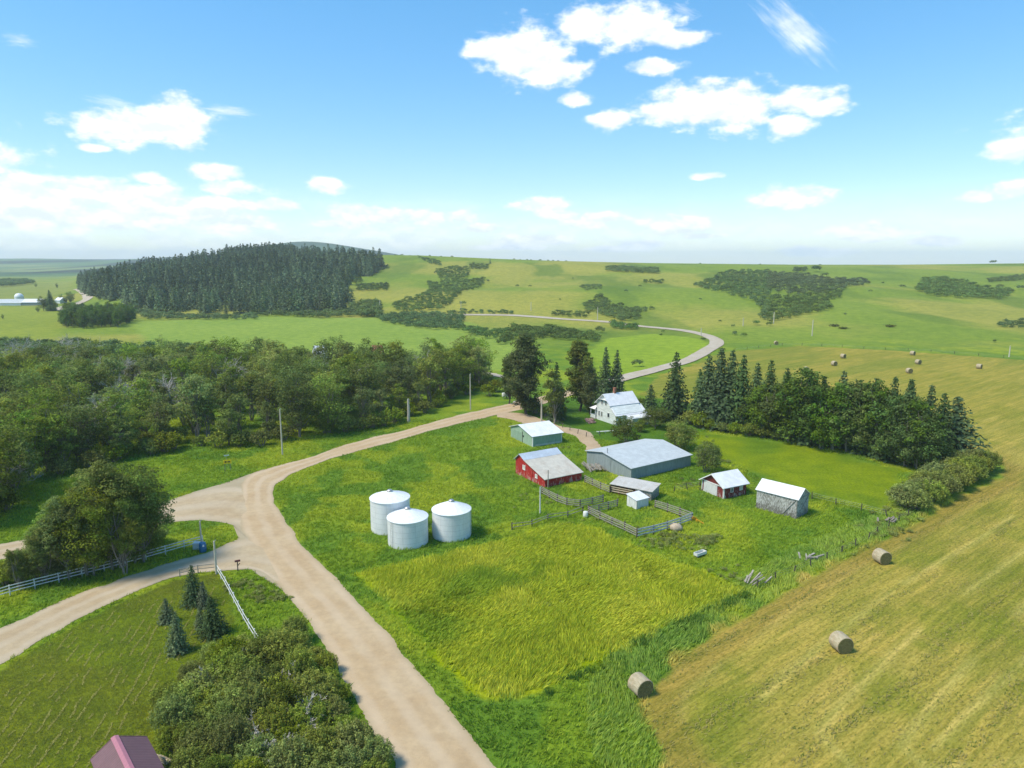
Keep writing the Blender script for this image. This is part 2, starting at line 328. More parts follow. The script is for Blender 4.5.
        me.polygons.foreach_set('material_index', np.concatenate([qm, tm]).astype(np.int32))
        me.update(calc_edges=True)
        me.polygons.foreach_set('use_smooth', np.full(nf, bool(smooth)))
        at = me.attributes.new('col', 'FLOAT_COLOR', 'POINT'); at.data.foreach_set('color', np.c_[c, np.ones(len(c))].astype(np.float32).ravel())
        if np.any(u): au = me.attributes.new('u', 'FLOAT', 'POINT'); au.data.foreach_set('value', u.astype(np.float32))
        for m_ in (mats if isinstance(mats, (list, tuple)) else [mats]): me.materials.append(m_)
        return me
    def build(s, name, mats, parent=None, smooth=False):
        o = bpy.data.objects.new(name, s.mesh(name, mats, smooth)); COL.objects.link(o)
        if parent is not None: o.parent = parent
        return o
def merged(protos, xs, name, mats, rng=None):
    """many copies of small prototype meshes baked into one mesh (only for uncountable stuff)"""
    V=[];Q=[];Tt=[];QM=[];TM=[];C=[];U=[];n=0
    for (k, x, y, z, s_, r, tint) in xs:
        v, q, t, qm, tm, c, u = protos[k]; ca, sa = math.cos(r) * s_, math.sin(r) * s_
        V.append(np.c_[v[:,0]*ca - v[:,1]*sa + x, v[:,0]*sa + v[:,1]*ca + y, v[:,2]*s_ + z]); Q.append(q+n); Tt.append(t+n); QM.append(qm); TM.append(tm); C.append(c*tint); U.append(u); n += len(v)
    arr = (np.vstack(V), np.vstack(Q), np.vstack(Tt), np.concatenate(QM), np.concatenate(TM), np.vstack(C), np.concatenate(U))
    me = MB().mesh(name, mats, False, arr); o = bpy.data.objects.new(name, me); COL.objects.link(o); return o
def tag(o, label=None, cat=None, group=None, kind=None):
    if label: o['label'] = label
    if cat: o['category'] = cat
    if group: o['group'] = group
    if kind: o['kind'] = kind
    return o
def thing(name, label, cat, loc, rz=0, group=None, kind=None):
    o = bpy.data.objects.new(name, None); o.empty_display_size = .5; COL.objects.link(o); o.location = loc; o.rotation_euler = (0, 0, rz)
    return tag(o, label, cat, group, kind)
def copy_tree(o, parent=None):
    c = o.copy(); COL.objects.link(c)
    if parent is not None: c.parent = parent
    for ch in [k for k in bpy.data.objects if k.parent == o]: copy_tree(ch, c)
    return c

# ------------------------------------------------------------------ materials
def mat(name, rough=.8, spec=.3):
    m = bpy.data.materials.new(name); m.use_nodes = True; nt = m.node_tree; b = nt.nodes['Principled BSDF']
    b.inputs['Roughness'].default_value = rough; b.inputs['Specular IOR Level'].default_value = spec; return m, nt, b
def nd(nt, t, **kw):
    n = nt.nodes.new(t)
    for k, v in kw.items():
        if k.startswith('i_'): n.inputs[k[2:].replace('_', ' ')].default_value = v
        else: setattr(n, k, v)
    return n
def mixc(nt, f, a, b, typ='MIX'):
    n = nt.nodes.new('ShaderNodeMixRGB'); n.blend_type = typ
    for i, v in enumerate((f, a, b)):
        if hasattr(v, 'is_linked'): nt.links.new(v, n.inputs[i])
        elif i == 0: n.inputs[0].default_value = v
        else: n.inputs[i].default_value = (*v[:3], 1)
    return n.outputs[0]
def tnoise(nt, scale, det=4, rough=.6, sc3=None, coord='Object', rot=None):
    tc = nt.nodes.new('ShaderNodeTexCoord') if coord != 'Pos' else nt.nodes.new('ShaderNodeNewGeometry'); src = tc.outputs[coord if coord != 'Pos' else 'Position']
    if rot is not None:
        r0 = nd(nt, 'ShaderNodeMapping'); r0.inputs['Rotation'].default_value = rot; nt.links.new(src, r0.inputs[0]); src = r0.outputs[0]
    mp = nd(nt, 'ShaderNodeMapping'); mp.inputs['Scale'].default_value = sc3 or (1, 1, 1); nt.links.new(src, mp.inputs[0])
    n = nd(nt, 'ShaderNodeTexNoise', i_Scale=scale, i_Detail=det, i_Roughness=rough); nt.links.new(mp.outputs[0], n.inputs['Vector']); return n.outputs[0]
def mr(nt, v, a, b, c=0., d=1., smooth=True):
    n = nt.nodes.new('ShaderNodeMapRange'); n.interpolation_type = 'SMOOTHSTEP' if smooth else 'LINEAR'; nt.links.new(v, n.inputs[0])
    for i, k in enumerate((a, b, c, d)): n.inputs[i+1].default_value = k
    return n.outputs[0]
def mth(nt, op, a, b=None):
    n = nt.nodes.new('ShaderNodeMath'); n.operation = op
    for i, v in enumerate((a, b)):
        if v is None: continue
        if isinstance(v, (int, float)): n.inputs[i].default_value = v
        else: nt.links.new(v, n.inputs[i])
    return n.outputs[0]
def bump(nt, b, h, st=.4, dist=.1):
    n = nd(nt, 'ShaderNodeBump', i_Strength=st, i_Distance=dist); nt.links.new(h, n.inputs['Height']); nt.links.new(n.outputs[0], b.inputs['Normal'])
def simple(name, c, rough=.8, var=.25, scale=6, sc3=None, spec=.3, metal=0):
    m, nt, b = mat(name, rough, spec); b.inputs['Metallic'].default_value = metal
    n = tnoise(nt, scale, 4, .65, sc3); c = np.array(c, float)
    nt.links.new(mixc(nt, mr(nt, n, .3, .7), c * (1 - var), np.minimum(c * (1 + var), .95)), b.inputs['Base Color']); return m
def leafmat(name, c, trans=.3, objvar=.25, hue=.03):
    m, nt, b = mat(name, .9, .15); nt.nodes.remove(b); out = nt.nodes['Material Output']
    at = nd(nt, 'ShaderNodeAttribute', attribute_name='col'); oi = nt.nodes.new('ShaderNodeObjectInfo')
    col = mixc(nt, 1, at.outputs['Color'], c, 'MULTIPLY')
    hs = nt.nodes.new('ShaderNodeHueSaturation'); nt.links.new(col, hs.inputs['Color'])
    nt.links.new(mr(nt, oi.outputs['Random'], 0, 1, 1 - objvar, 1 + objvar, False), hs.inputs['Value'])
    r2 = mth(nt, 'FRACT', mth(nt, 'MULTIPLY', oi.outputs['Random'], 7.31)); nt.links.new(mr(nt, r2, 0, 1, .5 - hue, .5 + hue * .15, False), hs.inputs['Hue'])
    r3 = mth(nt, 'FRACT', mth(nt, 'MULTIPLY', oi.outputs['Random'], 13.7)); nt.links.new(mr(nt, r3, 0, 1, .8, 1.05, False), hs.inputs['Saturation'])
    d = nt.nodes.new('ShaderNodeBsdfDiffuse'); t = nt.nodes.new('ShaderNodeBsdfTranslucent'); mx = nt.nodes.new('ShaderNodeMixShader'); mx.inputs[0].default_value = trans
    nt.links.new(hs.outputs[0], d.inputs[0]); nt.links.new(hs.outputs[0], t.inputs[0]); nt.links.new(d.outputs[0], mx.inputs[1]); nt.links.new(t.outputs[0], mx.inputs[2])
    nt.links.new(mx.outputs[0], out.inputs['Surface']); return m

M = {}
M['bark'] = simple('bark', (.22, .19, .15), .95, .35, 5, (3, 3, .6)); M['darkbark'] = simple('dark_bark', (.10, .08, .06), .95, .3, 5, (3, 3, .6))
M['deadwood'] = simple('dead_wood', (.42, .39, .33), .95, .25, 4)
M['leaf'] = leafmat('cottonwood_leaves', (.200, .275, .048), .45, .32); M['leaf_b'] = leafmat('windbreak_leaves', (.105, .195, .028), .38, .2)
M['leaf_w'] = leafmat('willow_leaves', (.185, .245, .052), .45, .22); M['leaf_y'] = leafmat('dark_poplar_leaves', (.118, .155, .040), .35, .12)
M['leaf_bush'] = leafmat('shrub_leaves', (.170, .235, .034), .45, .25); M['needle'] = leafmat('spruce_needles', (.070, .118, .040), .2, .2, .015)
M['needle_b'] = leafmat('blue_spruce_needles', (.14, .18, .085), .2, .18, .01); M['needle_f'] = leafmat('far_conifer_needles', (.110, .160, .070), .2, .4, .015)
M['leaf_h'] = leafmat('hill_shrub_leaves', (.115, .200, .058), .25, .2)
M['grass'] = leafmat('grass_blades', (1, 1, 1), .35, 0, 0)

def ground_material():
    m, nt, b = mat('ground', .95, .12); at = nd(nt, 'ShaderNodeAttribute', attribute_name='col'); hay = nd(nt, 'ShaderNodeAttribute', attribute_name='u')
    a = tnoise(nt, 2.2, 6, .7, None, 'Pos'); bb = tnoise(nt, .22, 5, .65, None, 'Pos'); c = tnoise(nt, .02, 4, .6, (1, .6, 1), 'Pos')
    col = mixc(nt, 1, at.outputs['Color'], mixc(nt, mr(nt, a, .28, .72), (.66, .70, .6), (1.3, 1.25, 1.2)), 'MULTIPLY')
    col = mixc(nt, 1, col, mixc(nt, mr(nt, bb, .3, .7), (.80, .86, .8), (1.18, 1.12, 1.1)), 'MULTIPLY')
    col = mixc(nt, 1, col, mixc(nt, mr(nt, c, .3, .7), (.9, .94, .9), (1.1, 1.06, 1.08)), 'MULTIPLY')
    s1 = tnoise(nt, 1.0, 6, .72, (.12, 1.5, 1), 'Pos', (0, 0, -HAYDIR)); s2 = tnoise(nt, 1.0, 4, .6, (.035, .5, 1), 'Pos', (0, 0, -HAYDIR)); s3 = tnoise(nt, 3.2, 5, .75, (.5, 1.2, 1), 'Pos', (0, 0, -HAYDIR))
    hc = mixc(nt, mr(nt, s1, .38, .66), (.78, .84, .70), (1.22, 1.16, 1.16)); hc = mixc(nt, 1, hc, mixc(nt, mr(nt, s2, .4, .62), (.90, .95, .85), (1.10, 1.06, 1.06)), 'MULTIPLY')
    hc = mixc(nt, 1, hc, mixc(nt, mr(nt, s3, .35, .6), (.68, .70, .60), (1.12, 1.1, 1.1)), 'MULTIPLY')
    col2 = mixc(nt, 1, at.outputs['Color'], hc, 'MULTIPLY')
    nt.links.new(mixc(nt, hay.outputs['Fac'], col, col2), b.inputs['Base Color'])
    bump(nt, b, mth(nt, 'ADD', a, s3), .6, .25); return m
def gravel_material(name, c, tracks=True):
    m, nt, b = mat(name, .95, .15); a = tnoise(nt, .9, 8, .75, None, 'Pos'); f = tnoise(nt, 7, 3, .8, None, 'Pos'); g = tnoise(nt, .16, 4, .6, None, 'Pos')
    c = np.array(c); col = mixc(nt, mr(nt, a, .3, .7), c * .90, c * 1.08); col = mixc(nt, 1, col, mixc(nt, mr(nt, g, .35, .65), (.95, .90, .84), (1.04, 1.03, 1.02)), 'MULTIPLY')
    col = mixc(nt, mth(nt, 'MULTIPLY', mr(nt, f, .62, .75), .5), col, np.minimum(c * 1.7, .8)); col = mixc(nt, mth(nt, 'MULTIPLY', mr(nt, f, .40, .28), .35), col, c * .45)
    if tracks:
        col = mixc(nt, 1, col, (.97, .92, .80), 'MULTIPLY')
        at = nd(nt, 'ShaderNodeAttribute', attribute_name='u'); u = mth(nt, 'ADD', at.outputs['Fac'], mth(nt, 'MULTIPLY', mth(nt, 'SUBTRACT', g, .5), .12))
        w = mth(nt, 'SINE', mth(nt, 'MULTIPLY', u, 6.2832 * 2.5)); t = mth(nt, 'MULTIPLY', mr(nt, w, -.6, 1.0), mr(nt, tnoise(nt, .05, 3, .6, None, 'Pos'), .35, .6, .35, 1))
        col = mixc(nt, mth(nt, 'MULTIPLY', t, .5), col, c * (1.16, 1.17, 1.18)); 
        e = mth(nt, 'ABSOLUTE', mth(nt, 'SUBTRACT', at.outputs['Fac'], .5)); col = mixc(nt, mth(nt, 'MULTIPLY', mr(nt, mth(nt, 'ADD', e, mth(nt, 'MULTIPLY', mth(nt, 'SUBTRACT', a, .5), .16)), .40, .5), .55), col, c * (.74, .78, .70))
    nt.links.new(col, b.inputs['Base Color']); bump(nt, b, f, .35, .05); return m
GM = ground_material(); RM = gravel_material('gravel', (.47, .37, .255)); DM = gravel_material('pale_gravel', (.44, .365, .265)); LM = gravel_material('lane_dirt', (.44, .335, .22), False); FM = gravel_material('far_gravel', (.44, .385, .30), False)

# ------------------------------------------------------------------ ground sheet
def build_ground():
    rr = np.r_[0.5, np.geomspace(6, 30, 24)[:-1], np.geomspace(30, 500, 560)[:-1], np.geomspace(500, 1400, 240)[:-1], np.geomspace(1400, 12500, 200)]
    th = np.r_[np.linspace(-180, -52, 26)[:-1], np.linspace(-52, 52, 620), np.linspace(52, 180, 26)[1:-1]] * math.pi / 180
    R, A = np.meshgrid(rr, th, indexing='ij'); X = R * np.sin(A); Y = R * np.cos(A); Z = terr(X, Y)
    n, k = R.shape; c = ground_col(X.ravel(), Y.ravel())
    hay = sst(sdist(X.ravel(), Y.ravel(), HAY) / 1.5 + .3)
    idx = np.arange(n * k).reshape(n, k); nx = np.roll(idx, -1, 1)
    F = np.stack([idx[:-1], idx[1:], nx[1:], nx[:-1]], -1).reshape(-1, 4)
    mb = MB(); mb.add(np.c_[X.ravel(), Y.ravel(), Z.ravel()], F, 0, c, hay); mb.add([(0, 0, 0)] + [tuple((X[0, i], Y[0, i], Z[0, i])) for i in range(k)], [(0, 1 + (i + 1) % k, 1 + i) for i in range(k)], 0, T(92, 132, 34))
    o = mb.build('ground', GM, None, True); tag(o, kind='structure')
build_ground()

def strip(name, L_, R_, n, m, lift, jit=.25, seed=1):
    L_ = resamp(L_, n); R_ = resamp(R_, n); rng = np.random.default_rng(seed); V = []; U = []
    def wob():
        q = np.convolve(rng.normal(size=n + 40), np.hanning(21) / 3.3, 'same')[20:-20]; return (q * .5 + rng.normal(size=n) * .12) * jit * 1.6
    jl = wob(); jr = wob()
    K = 8
    for i in range(n):
        d = R_[i] - L_[i]; w = np.linalg.norm(d); d = d / w
        for k in range(K + 1):
            t = k / K; p = L_[i] + d * (w * t + jl[i] * (1 - t) + jr[i] * t); crown = .06 * (1 - (2 * t - 1) ** 2)
            V.append((p[0], p[1], tz(p[0], p[1]) + lift + crown)); U.append(t + 1e-4)
    F = [(i*(K+1)+k, i*(K+1)+k+1, (i+1)*(K+1)+k+1, (i+1)*(K+1)+k) for i in range(n-1) for k in range(K)]
    mb = MB(); mb.add(V, F, 0, None, U); o = mb.build(name, m, None, True); return tag(o, kind='structure')
def offset_line(c, w):
    c = resamp(c, 160); t = np.gradient(c, axis=0); t /= np.linalg.norm(t, axis=1)[:, None]; n = np.c_[-t[:, 1], t[:, 0]]; return c + n * w / 2, c - n * w / 2
strip('side_road', WEST_T, WEST_B, 160, DM, .035, .3, 3)
strip('driveway', DRV_T, DRV_B, 200, DM, .045, .25, 4)
strip('farm_lane', LANE_T, LANE_B, 90, LM, .05, .4, 5)
strip('gravel_road', ROAD_L, ROAD_R, 700, RM, .06, .3, 2)
for nm, c, w, m_, lf in (('gravel_road', FAR_C, 6.6, FM, .25), ('dirt_track', CREEK_C, 4, FM, .2), ('farm_track', LEFTFAR_C, 9, FM, .4)):
    a_, b_ = offset_line(c, w); strip(nm, a_, b_, 300, m_, lf, .3, 8)
# mouth of the junction
def patch(name, c, poly, m, lift):
    V = [(x, y, tz(x, y) + lift) for x, y in [tuple(P(c)[0])] + [tuple(q) for q in P(*poly)]]; n = len(V) - 1
    mb = MB(); mb.add(V, [(0, 1 + k, 1 + (k + 1) % n) for k in range(n)]); return tag(mb.build(name, m), kind='structure')
patch('junction_gravel', (240, 502), ((264,469),(225,483),(192,492.5),(190,505),(206,519.5),(228,522),(262,532),(272,500)), DM, .024)
patch('junction_gravel', (256, 546), ((228,521),(262,512),(290,566),(290,595),(255,573),(236,552),(238,537),(233,525)), DM, .028)

# ------------------------------------------------------------------ buildings
def roofmat(name, c, rough=.45, rib=2.2, axis=0, rust=0.0, rustc=(.35, .2, .1)):
    m, nt, b = mat(name, rough, .35); c = np.array(c); n = tnoise(nt, .8, 5, .7); s = tnoise(nt, 3, 4, .7, (1.5, .25, .25) if axis == 0 else (.25, 1.5, .25))
    col = mixc(nt, mr(nt, n, .35, .7), c * .90, np.minimum(c * 1.08, .86)); col = mixc(nt, mth(nt, 'MULTIPLY', mr(nt, s, .5, .75), .18), col, c * .6)
    if rust: col = mixc(nt, mth(nt, 'MULTIPLY', mr(nt, tnoise(nt, .55, 6, .75, (1, 1, 1)), .45, .68), rust), col, rustc)
    w = nd(nt, 'ShaderNodeTexWave', wave_type='BANDS', bands_direction='XYZ'[axis], i_Scale=rib / 3.1416 * 1.6); tc = nt.nodes.new('ShaderNodeTexCoord'); nt.links.new(tc.outputs['Object'], w.inputs['Vector'])
    pw = mth(nt, 'POWER', w.outputs['Fac'], 6.0); col = mixc(nt, mth(nt, 'MULTIPLY', pw, .34 if 'maroon' in name else .12), col, c * .45)
    nt.links.new(col, b.inputs['Base Color']); bump(nt, b, pw, .5, .04); return m
def boardmat(name, c, c2=None, amt=.5, sc=1.0, board=.22, vertical=True, gap_dark=.35):
    """painted boards; c2 is the bare or peeled colour showing through in patches"""
    m, nt, b = mat(name, .85, .2); c = np.array(c); tc = nt.nodes.new('ShaderNodeTexCoord')
    sc3 = (3, 3, .45) if vertical else (.5, .5, 3.5)
    n = tnoise(nt, 1.6 * sc, 6, .75, sc3); p = tnoise(nt, .55 * sc, 5, .7); col = mixc(nt, mr(nt, n, .3, .7), c * .82, np.minimum(c * 1.15, .85))
    if c2 is not None:
        z = nt.nodes.new('ShaderNodeSeparateXYZ'); nt.links.new(tc.outputs['Object'], z.inputs[0])
        low = mr(nt, z.outputs[2], 1.6, .1, 0, .07)
        f = mr(nt, mth(nt, 'ADD', mth(nt, 'ADD', mth(nt, 'MULTIPLY', n, .86), mth(nt, 'MULTIPLY', p, .16)), low), 1.07 - amt, 1.12 - amt); col = mixc(nt, f, col, c2)
    v = nt.nodes.new('ShaderNodeSeparateXYZ'); nt.links.new(tc.outputs['Object'], v.inputs[0])
    q = mth(nt, 'ADD', v.outputs[0], v.outputs[1]) if vertical else v.outputs[2]
    fr = mth(nt, 'FRACT', mth(nt, 'DIVIDE', q, board)); gap = mth(nt, 'LESS_THAN', fr, .09); col = mixc(nt, mth(nt, 'MULTIPLY', gap, gap_dark), col, c * .25)  # darker thin line along every board gap
    nt.links.new(col, b.inputs['Base Color']); bump(nt, b, mth(nt, 'SUBTRACT', n, gap), .35, .03); return m
M['white_roof'] = roofmat('white_metal_roof', (.76, .76, .75)); M['grey_roof'] = roofmat('grey_metal_roof', (.55, .51, .42), .55, 2.2, 0, .55, (.42, .33, .24))
M['blue_roof'] = roofmat('pale_blue_grey_roof', (.50, .53, .52), .5, 1.6); M['redroof'] = roofmat('faded_red_roof', (.34, .09, .06), .6, 2.2)
M['maroon_roof'] = roofmat('maroon_metal_roof', (.17, .085, .09), .5, 2.6)
M['rust_roof'] = roofmat('weathered_tin_roof', (.52, .50, .45), .6, 2.5, 0, .6, (.36, .30, .22)); M['old_tin'] = roofmat('dull_blue_tin', (.46, .52, .58), .5, 2.2, 0, .15)
M['green'] = boardmat('pale_green_siding', (.30, .42, .30), (.42, .43, .36), .45); M['red'] = boardmat('red_barn_boards', (.40, .028, .022), (.50, .40, .34), .475, 1.0, .25)
M['redpeel'] = boardmat('peeling_red_boards', (.19, .03, .025), (.62, .60, .55), .47, 1.6, .25); M['darkred'] = boardmat('dark_red_boards', (.16, .03, .025), None, .5, 1, .2, False)
M['greywood'] = boardmat('weathered_whitewashed_boards', (.55, .55, .51), (.15, .14, .115), .575, 3.0, .32, True, .8); M['bluegrey'] = boardmat('blue_grey_siding', (.26, .30, .29), (.32, .33, .30), .35, .7, .45, True, .22)
M['whitesiding'] = boardmat('white_clapboard', (.66, .70, .66), (.50, .54, .50), .42, .8, .18, False, .18); M['whitepanel'] = boardmat('white_panel', (.66, .66, .62), (.5, .5, .46), .4, .8, .4, True, .3)
M['trim'] = simple('white_trim', (.74, .74, .70), .6, .08); M['brick'] = simple('chimney_brick', (.36, .15, .09), .9, .3, 9); M['cream'] = boardmat('cream_wall', (.62, .60, .50), None, .5, 1, .3)
M['door_g'] = boardmat('faded_green_door', (.26, .37, .27), (.38, .42, .33), .4, 1, .3); M['dark'] = simple('dark_interior', (.03, .03, .03), .9, .2)
def glass():
    m, nt, b = mat('window_glass', .12, .6); b.inputs['Base Color'].default_value = (.035, .045, .05, 1); return m
M['glass'] = glass(); M['rail_white'] = simple('white_rail', (.62, .62, .57), .7, .2); M['rail_pale'] = simple('pale_rail', (.50, .50, .46), .9, .2, 3); M['rail_grey'] = simple('weathered_rail', (.30, .27, .22), .9, .25, 3, (1, 1, 1)); M['post_dark'] = simple('dark_post', (.085, .07, .055), .95, .3)
M['greypole'] = simple('utility_pole_wood', (.50, .46, .36), .9, .2, 4, (2, 2, .3)); M['metal'] = simple('galvanised_metal', (.42, .42, .42), .4, .1, 5, None, .5, .6); M['tan_plank'] = simple('tan_plank', (.52, .42, .28), .9, .2)

def frame3(A, B, C, turn=False):
    """footprint rectangle from three ground corners (left, nearest, right): centre, rotation, width along the nearest-right wall, depth"""
    A, B, C = [np.array(G(*p)[:2]) for p in (A, B, C)]; w = np.linalg.norm(C - B); d = np.linalg.norm(A - B)
    a1 = math.atan2(*(C - B)[::-1]); a2 = math.atan2(*(A - B)[::-1]) - math.pi / 2
    a = math.atan2((math.sin(a1) * w + math.sin(a2) * d), (math.cos(a1) * w + math.cos(a2) * d))
    ex = np.array([math.cos(a), math.sin(a)]); ey = np.array([-ex[1], ex[0]]); w = (C - B) @ ex; d = (A - B) @ ey
    return B + ex * w / 2 + ey * d / 2, a, w, d
def loc2world(fr, x, y): c, a = fr[0], fr[1]; return np.array([c[0] + x * math.cos(a) - y * math.sin(a), c[1] + x * math.sin(a) + y * math.cos(a)])
def wall_shell(w, prof, mb, mat_=0, th=.14):
    """closed wall volume under a gable profile [(y, z), ...], ridge along x"""
    ys = [p[0] for p in prof]; n = len(prof); V = []
    for x in (-w / 2, w / 2): V += [(x, prof[0][0], -.3)] + [(x, y, z) for y, z in prof] + [(x, prof[-1][0], -.3)]
    k = n + 2
    # ends as fans of quads/tris
    for s_, o in ((0, 0), (1, k)):
        for i in range(n - 1):
            q = (o + 1 + i, o + 2 + i); bl = len(V); V.append((V[o][0], prof[i][0], -.3)); V.append((V[o][0], prof[i + 1][0], -.3))
            f = (bl, bl + 1, q[1], q[0]) if s_ else (bl + 1, bl, q[0], q[1]); mb_f.append(f)
    for i, j in ((0, 1), (n, n + 1)): mb_f.append((i, j, j + k, i + k) if i else (j, i, i + k, j + k))
    for i in range(1, n): mb_f.append((i, i + 1, i + 1 + k, i + k))
    mb.add(V, list(mb_f), mat_)
mb_f = []
def shell(w, prof, mat_=0):
    global mb_f; mb_f = []; mb = MB(); wall_shell(w, prof, mb, mat_); return mb
def slab(pts, x0, x1, th, mb, mat_=0):
    """roof sheet: profile polyline in (y, z) extruded from x0 to x1 with a thickness"""
    n = len(pts); V = []
    for x in (x0, x1):
        V += [(x, y, z) for y, z in pts] + [(x, y, z - th) for y, z in pts]
    m = 2 * n; F = []
    for i in range(n - 1):
        F += [(i, i + 1, i + 1 + m, i + m), (n + i + 1, n + i, n + i + m, n + i + 1 + m), (i + 1, i, n + i, n + i + 1), (m + i, m + i + 1, m + n + i + 1, m + n + i)]
    F += [(0, m, m + n, n), (n - 1, 2 * n - 1, m + 2 * n - 1, m + n - 1)]
    return mb.add(V, F, mat_)
def window(parent, face, x, z, w, h, hw, hd, trimm='trim', pane='glass', mull=True, name='window'):
    """window centred on a wall face; face 'f' = y=-depth/2 (x along), 'l' = x=-width/2 (x along y)"""
    f = MB(); g = MB(); t = .07; o = .05
    def put(mb, u, zz, su, sz, th, off, m=0):
        if face == 'f': mb.box(u, -hd - off, zz, su, th, sz, m)
        else: mb.box(-hw - off, u, zz, th, su, sz, m)
    put(f, x, z + h/2 + t/2, w + 2*t, t, .08, o); put(f, x, z - h/2 - t/2, w + 2*t + .06, t, .10, o); put(f, x - w/2 - t/2, z, t, h, .08, o); put(f, x + w/2 + t/2, z, t, h, .08, o)
    if mull: put(f, x, z, .04, h, .05, .035); 
    fo = f.build(name, M[trimm], parent); put(g, x, z, w, h, .03, .017); g.build('pane', M[pane], fo); return fo
def building(name, label, cat, fr, prof, wallm, roofm, oh=.3, roofth=.1, extra=None, roofpts=None, xo=None):
    c, a, w, d = fr; t = thing(name, label, cat, (c[0], c[1], tz(c[0], c[1])), a); shell(w, prof).build('wall', M[wallm], t)
    rp = roofpts or prof; p0 = np.array(rp[0]); p1 = np.array(rp[1]); q0 = np.array(rp[-1]); q1 = np.array(rp[-2])
    e0 = p0 + (p0 - p1) / np.linalg.norm(p0 - p1) * oh; e1 = q0 + (q0 - q1) / np.linalg.norm(q0 - q1) * oh
    up = roofth + .01; pts = [tuple(e0 + (0, up))] + [(y, z + up) for y, z in rp[1:-1]] + [tuple(e1 + (0, up))]
    xo = xo if xo is not None else oh; r = slab(pts, -w / 2 - xo, w / 2 + xo, roofth, MB()).build('roof', M[roofm], t); return t, w, d, r, pts

# white pole barn-style garage with green siding
fr = frame3((507.3,437.6),(532.7,446.9),(564,443.5)); zf = 2.35; w, d = fr[2], fr[3]
t, w, d, r, pts = building('garage', 'low pale green garage with a white metal roof, beside the farm lane', 'garage', fr, [(-d/2, zf), (d*.10, 3.75), (d/2, 2.55)], 'green', 'white_roof', .35)
b = MB(); b.box(-w/2 + .05, -d/2 - .02, zf/2, .16, .05, zf); b.box(-w/2 - .02, -d/2 + .08, zf/2, .05, .16, zf); b.build('corner_trim', M['trim'], t)
b = MB(); b.box(w/2 - .05, -d/2 - .02, zf/2, .16, .05, zf); b.build('corner_trim', M['trim'], t)
b = MB(); b.box(-w/2 - .04, -.5, 1.25, .06, .14, 2.5); b.box(-w/2 - .05, -.85, 1.55, .08, .5, .35); b.build('door_latch', M['dark'], t)
b = MB(); b.box(-w/2 - .03, d*.22, 1.12, .05, d*.42, 2.2); b.build('door', M['door_g'], t)
b = MB(); b.box(w*.05, -d/2 - .03, .22, w*.92, .05, .42); b.build('base_board', M['cream'], t)

# red barn with a saltbox roof
fr = frame3((512.5,474),(545,487.5),(584,481)); w, d = fr[2], fr[3]
zf = 1.55
t = thing('barn', 'red barn with a long sloping grey metal roof and two square white windows', 'barn', (fr[0][0], fr[0][1], tz(*fr[0])), fr[1])
prof = [(-d/2, zf), (d*.16, 3.35), (d*.34, 4.2), (d/2, 2.9)]
shell(w, prof).build('wall', M['red'], t)
slab([(-d/2 - .3, zf + .02), (d*.16, 3.46)], -w/2 - .3, w/2 + .25, .1, MB()).build('roof', M['grey_roof'], t)
slab([(d*.16 + .02, 3.49), (d*.34, 4.32), (d/2 + .3, 2.85)], -w/2 - .3, w/2 + .25, .1, MB()).build('roof', M['old_tin'], t)
window(t, 'l', d*.20, 1.95, .75, .75, w/2, d/2, 'trim', 'cream'); window(t, 'l', -d*.22, 1.35, .62, .62, w/2, d/2, 'trim', 'cream')
b = MB(); b.box(-w/2 - .05, -.1, 1.3, .06, 1.7, 2.4); b.build('sliding_door', M['red'], t)
b = MB(); b.box(0, -d/2 - .03, zf - .12, w, .05, .12); b.build('eave_board', M['darkred'], t)
g = G(548, 488); b = MB(); b.tube([(0,0,-.2),(0,0,zrow(g, 470))], [.1,.08], 7); o = b.build('wooden_post', M['rail_grey']); o.location = g; tag(o, 'short grey post standing against the low front wall of the red barn', 'post')

# large blue-grey machine shed
fr = frame3((586,464),(631,480),(691,466)); w, d = fr[2], fr[3]
t, w, d, r, pts = building('machine_shed', 'large blue-grey machine shed with a broad low pale metal roof', 'shed', fr, [(-d/2, 2.25), (d*.12, 3.55), (d/2, 2.7)], 'bluegrey', 'blue_roof', .3)
b = MB(); b.tube([(-w/2 + .3, d*.05, 3.2), (-w/2 + .3, d*.05, 4.5)], .09, 8); b.build('vent_pipe', M['metal'], r)
b = MB(); b.box(-w/2 - .04, d*.12, 1.35, .05, d*.36, 2.6); b.build('sliding_door', M['bluegrey'], t)
b = MB(); b.box(0, -d/2 - .03, 2.12, w, .05, .14); b.box(-w/2 - .02, -d/2 - .02, 1.1, .08, .08, 2.2); b.build('trim', M['bluegrey'], t)

# farmhouse
fr = frame3((596,419),(616,425.5),(650,421)); w, d = fr[2], fr[3]; w = 8.6
fr = (loc2world((G(616,425.5)[:2], fr[1]), w/2, d/2), fr[1], w, d); hb = fr
gz = tz(*fr[0]); t = thing('farmhouse', 'white clapboard farmhouse with a steep white roof and a red brick chimney', 'house', (fr[0][0], fr[0][1], gz), fr[1])
ridge_y = d*.12; prof = [(-d/2, 2.75), (-d*.23, 4.45), (ridge_y, 7.0), (d/2, 4.5)]
shell(w, prof).build('wall', M['whitesiding'], t)
r = slab([(-d*.23 - .15, 4.55), (ridge_y, 7.14), (d/2 + .5, 4.28)], -w/2 - .5, w/2 + .3, .14, MB()).build('roof', M['white_roof'], t)
slab([(-d/2 - .35, 2.42), (-d*.23 + .1, 4.28)], -w/2 - .35, w/2 + .9, .12, MB()).build('roof', M['white_roof'], t)
b = MB(); b.box(-w*.12, ridge_y + .1, 7.5, .6, .6, 1.7); b.box(-w*.12, ridge_y + .1, 8.36, .72, .72, .12); b.build('chimney', M['brick'], r)
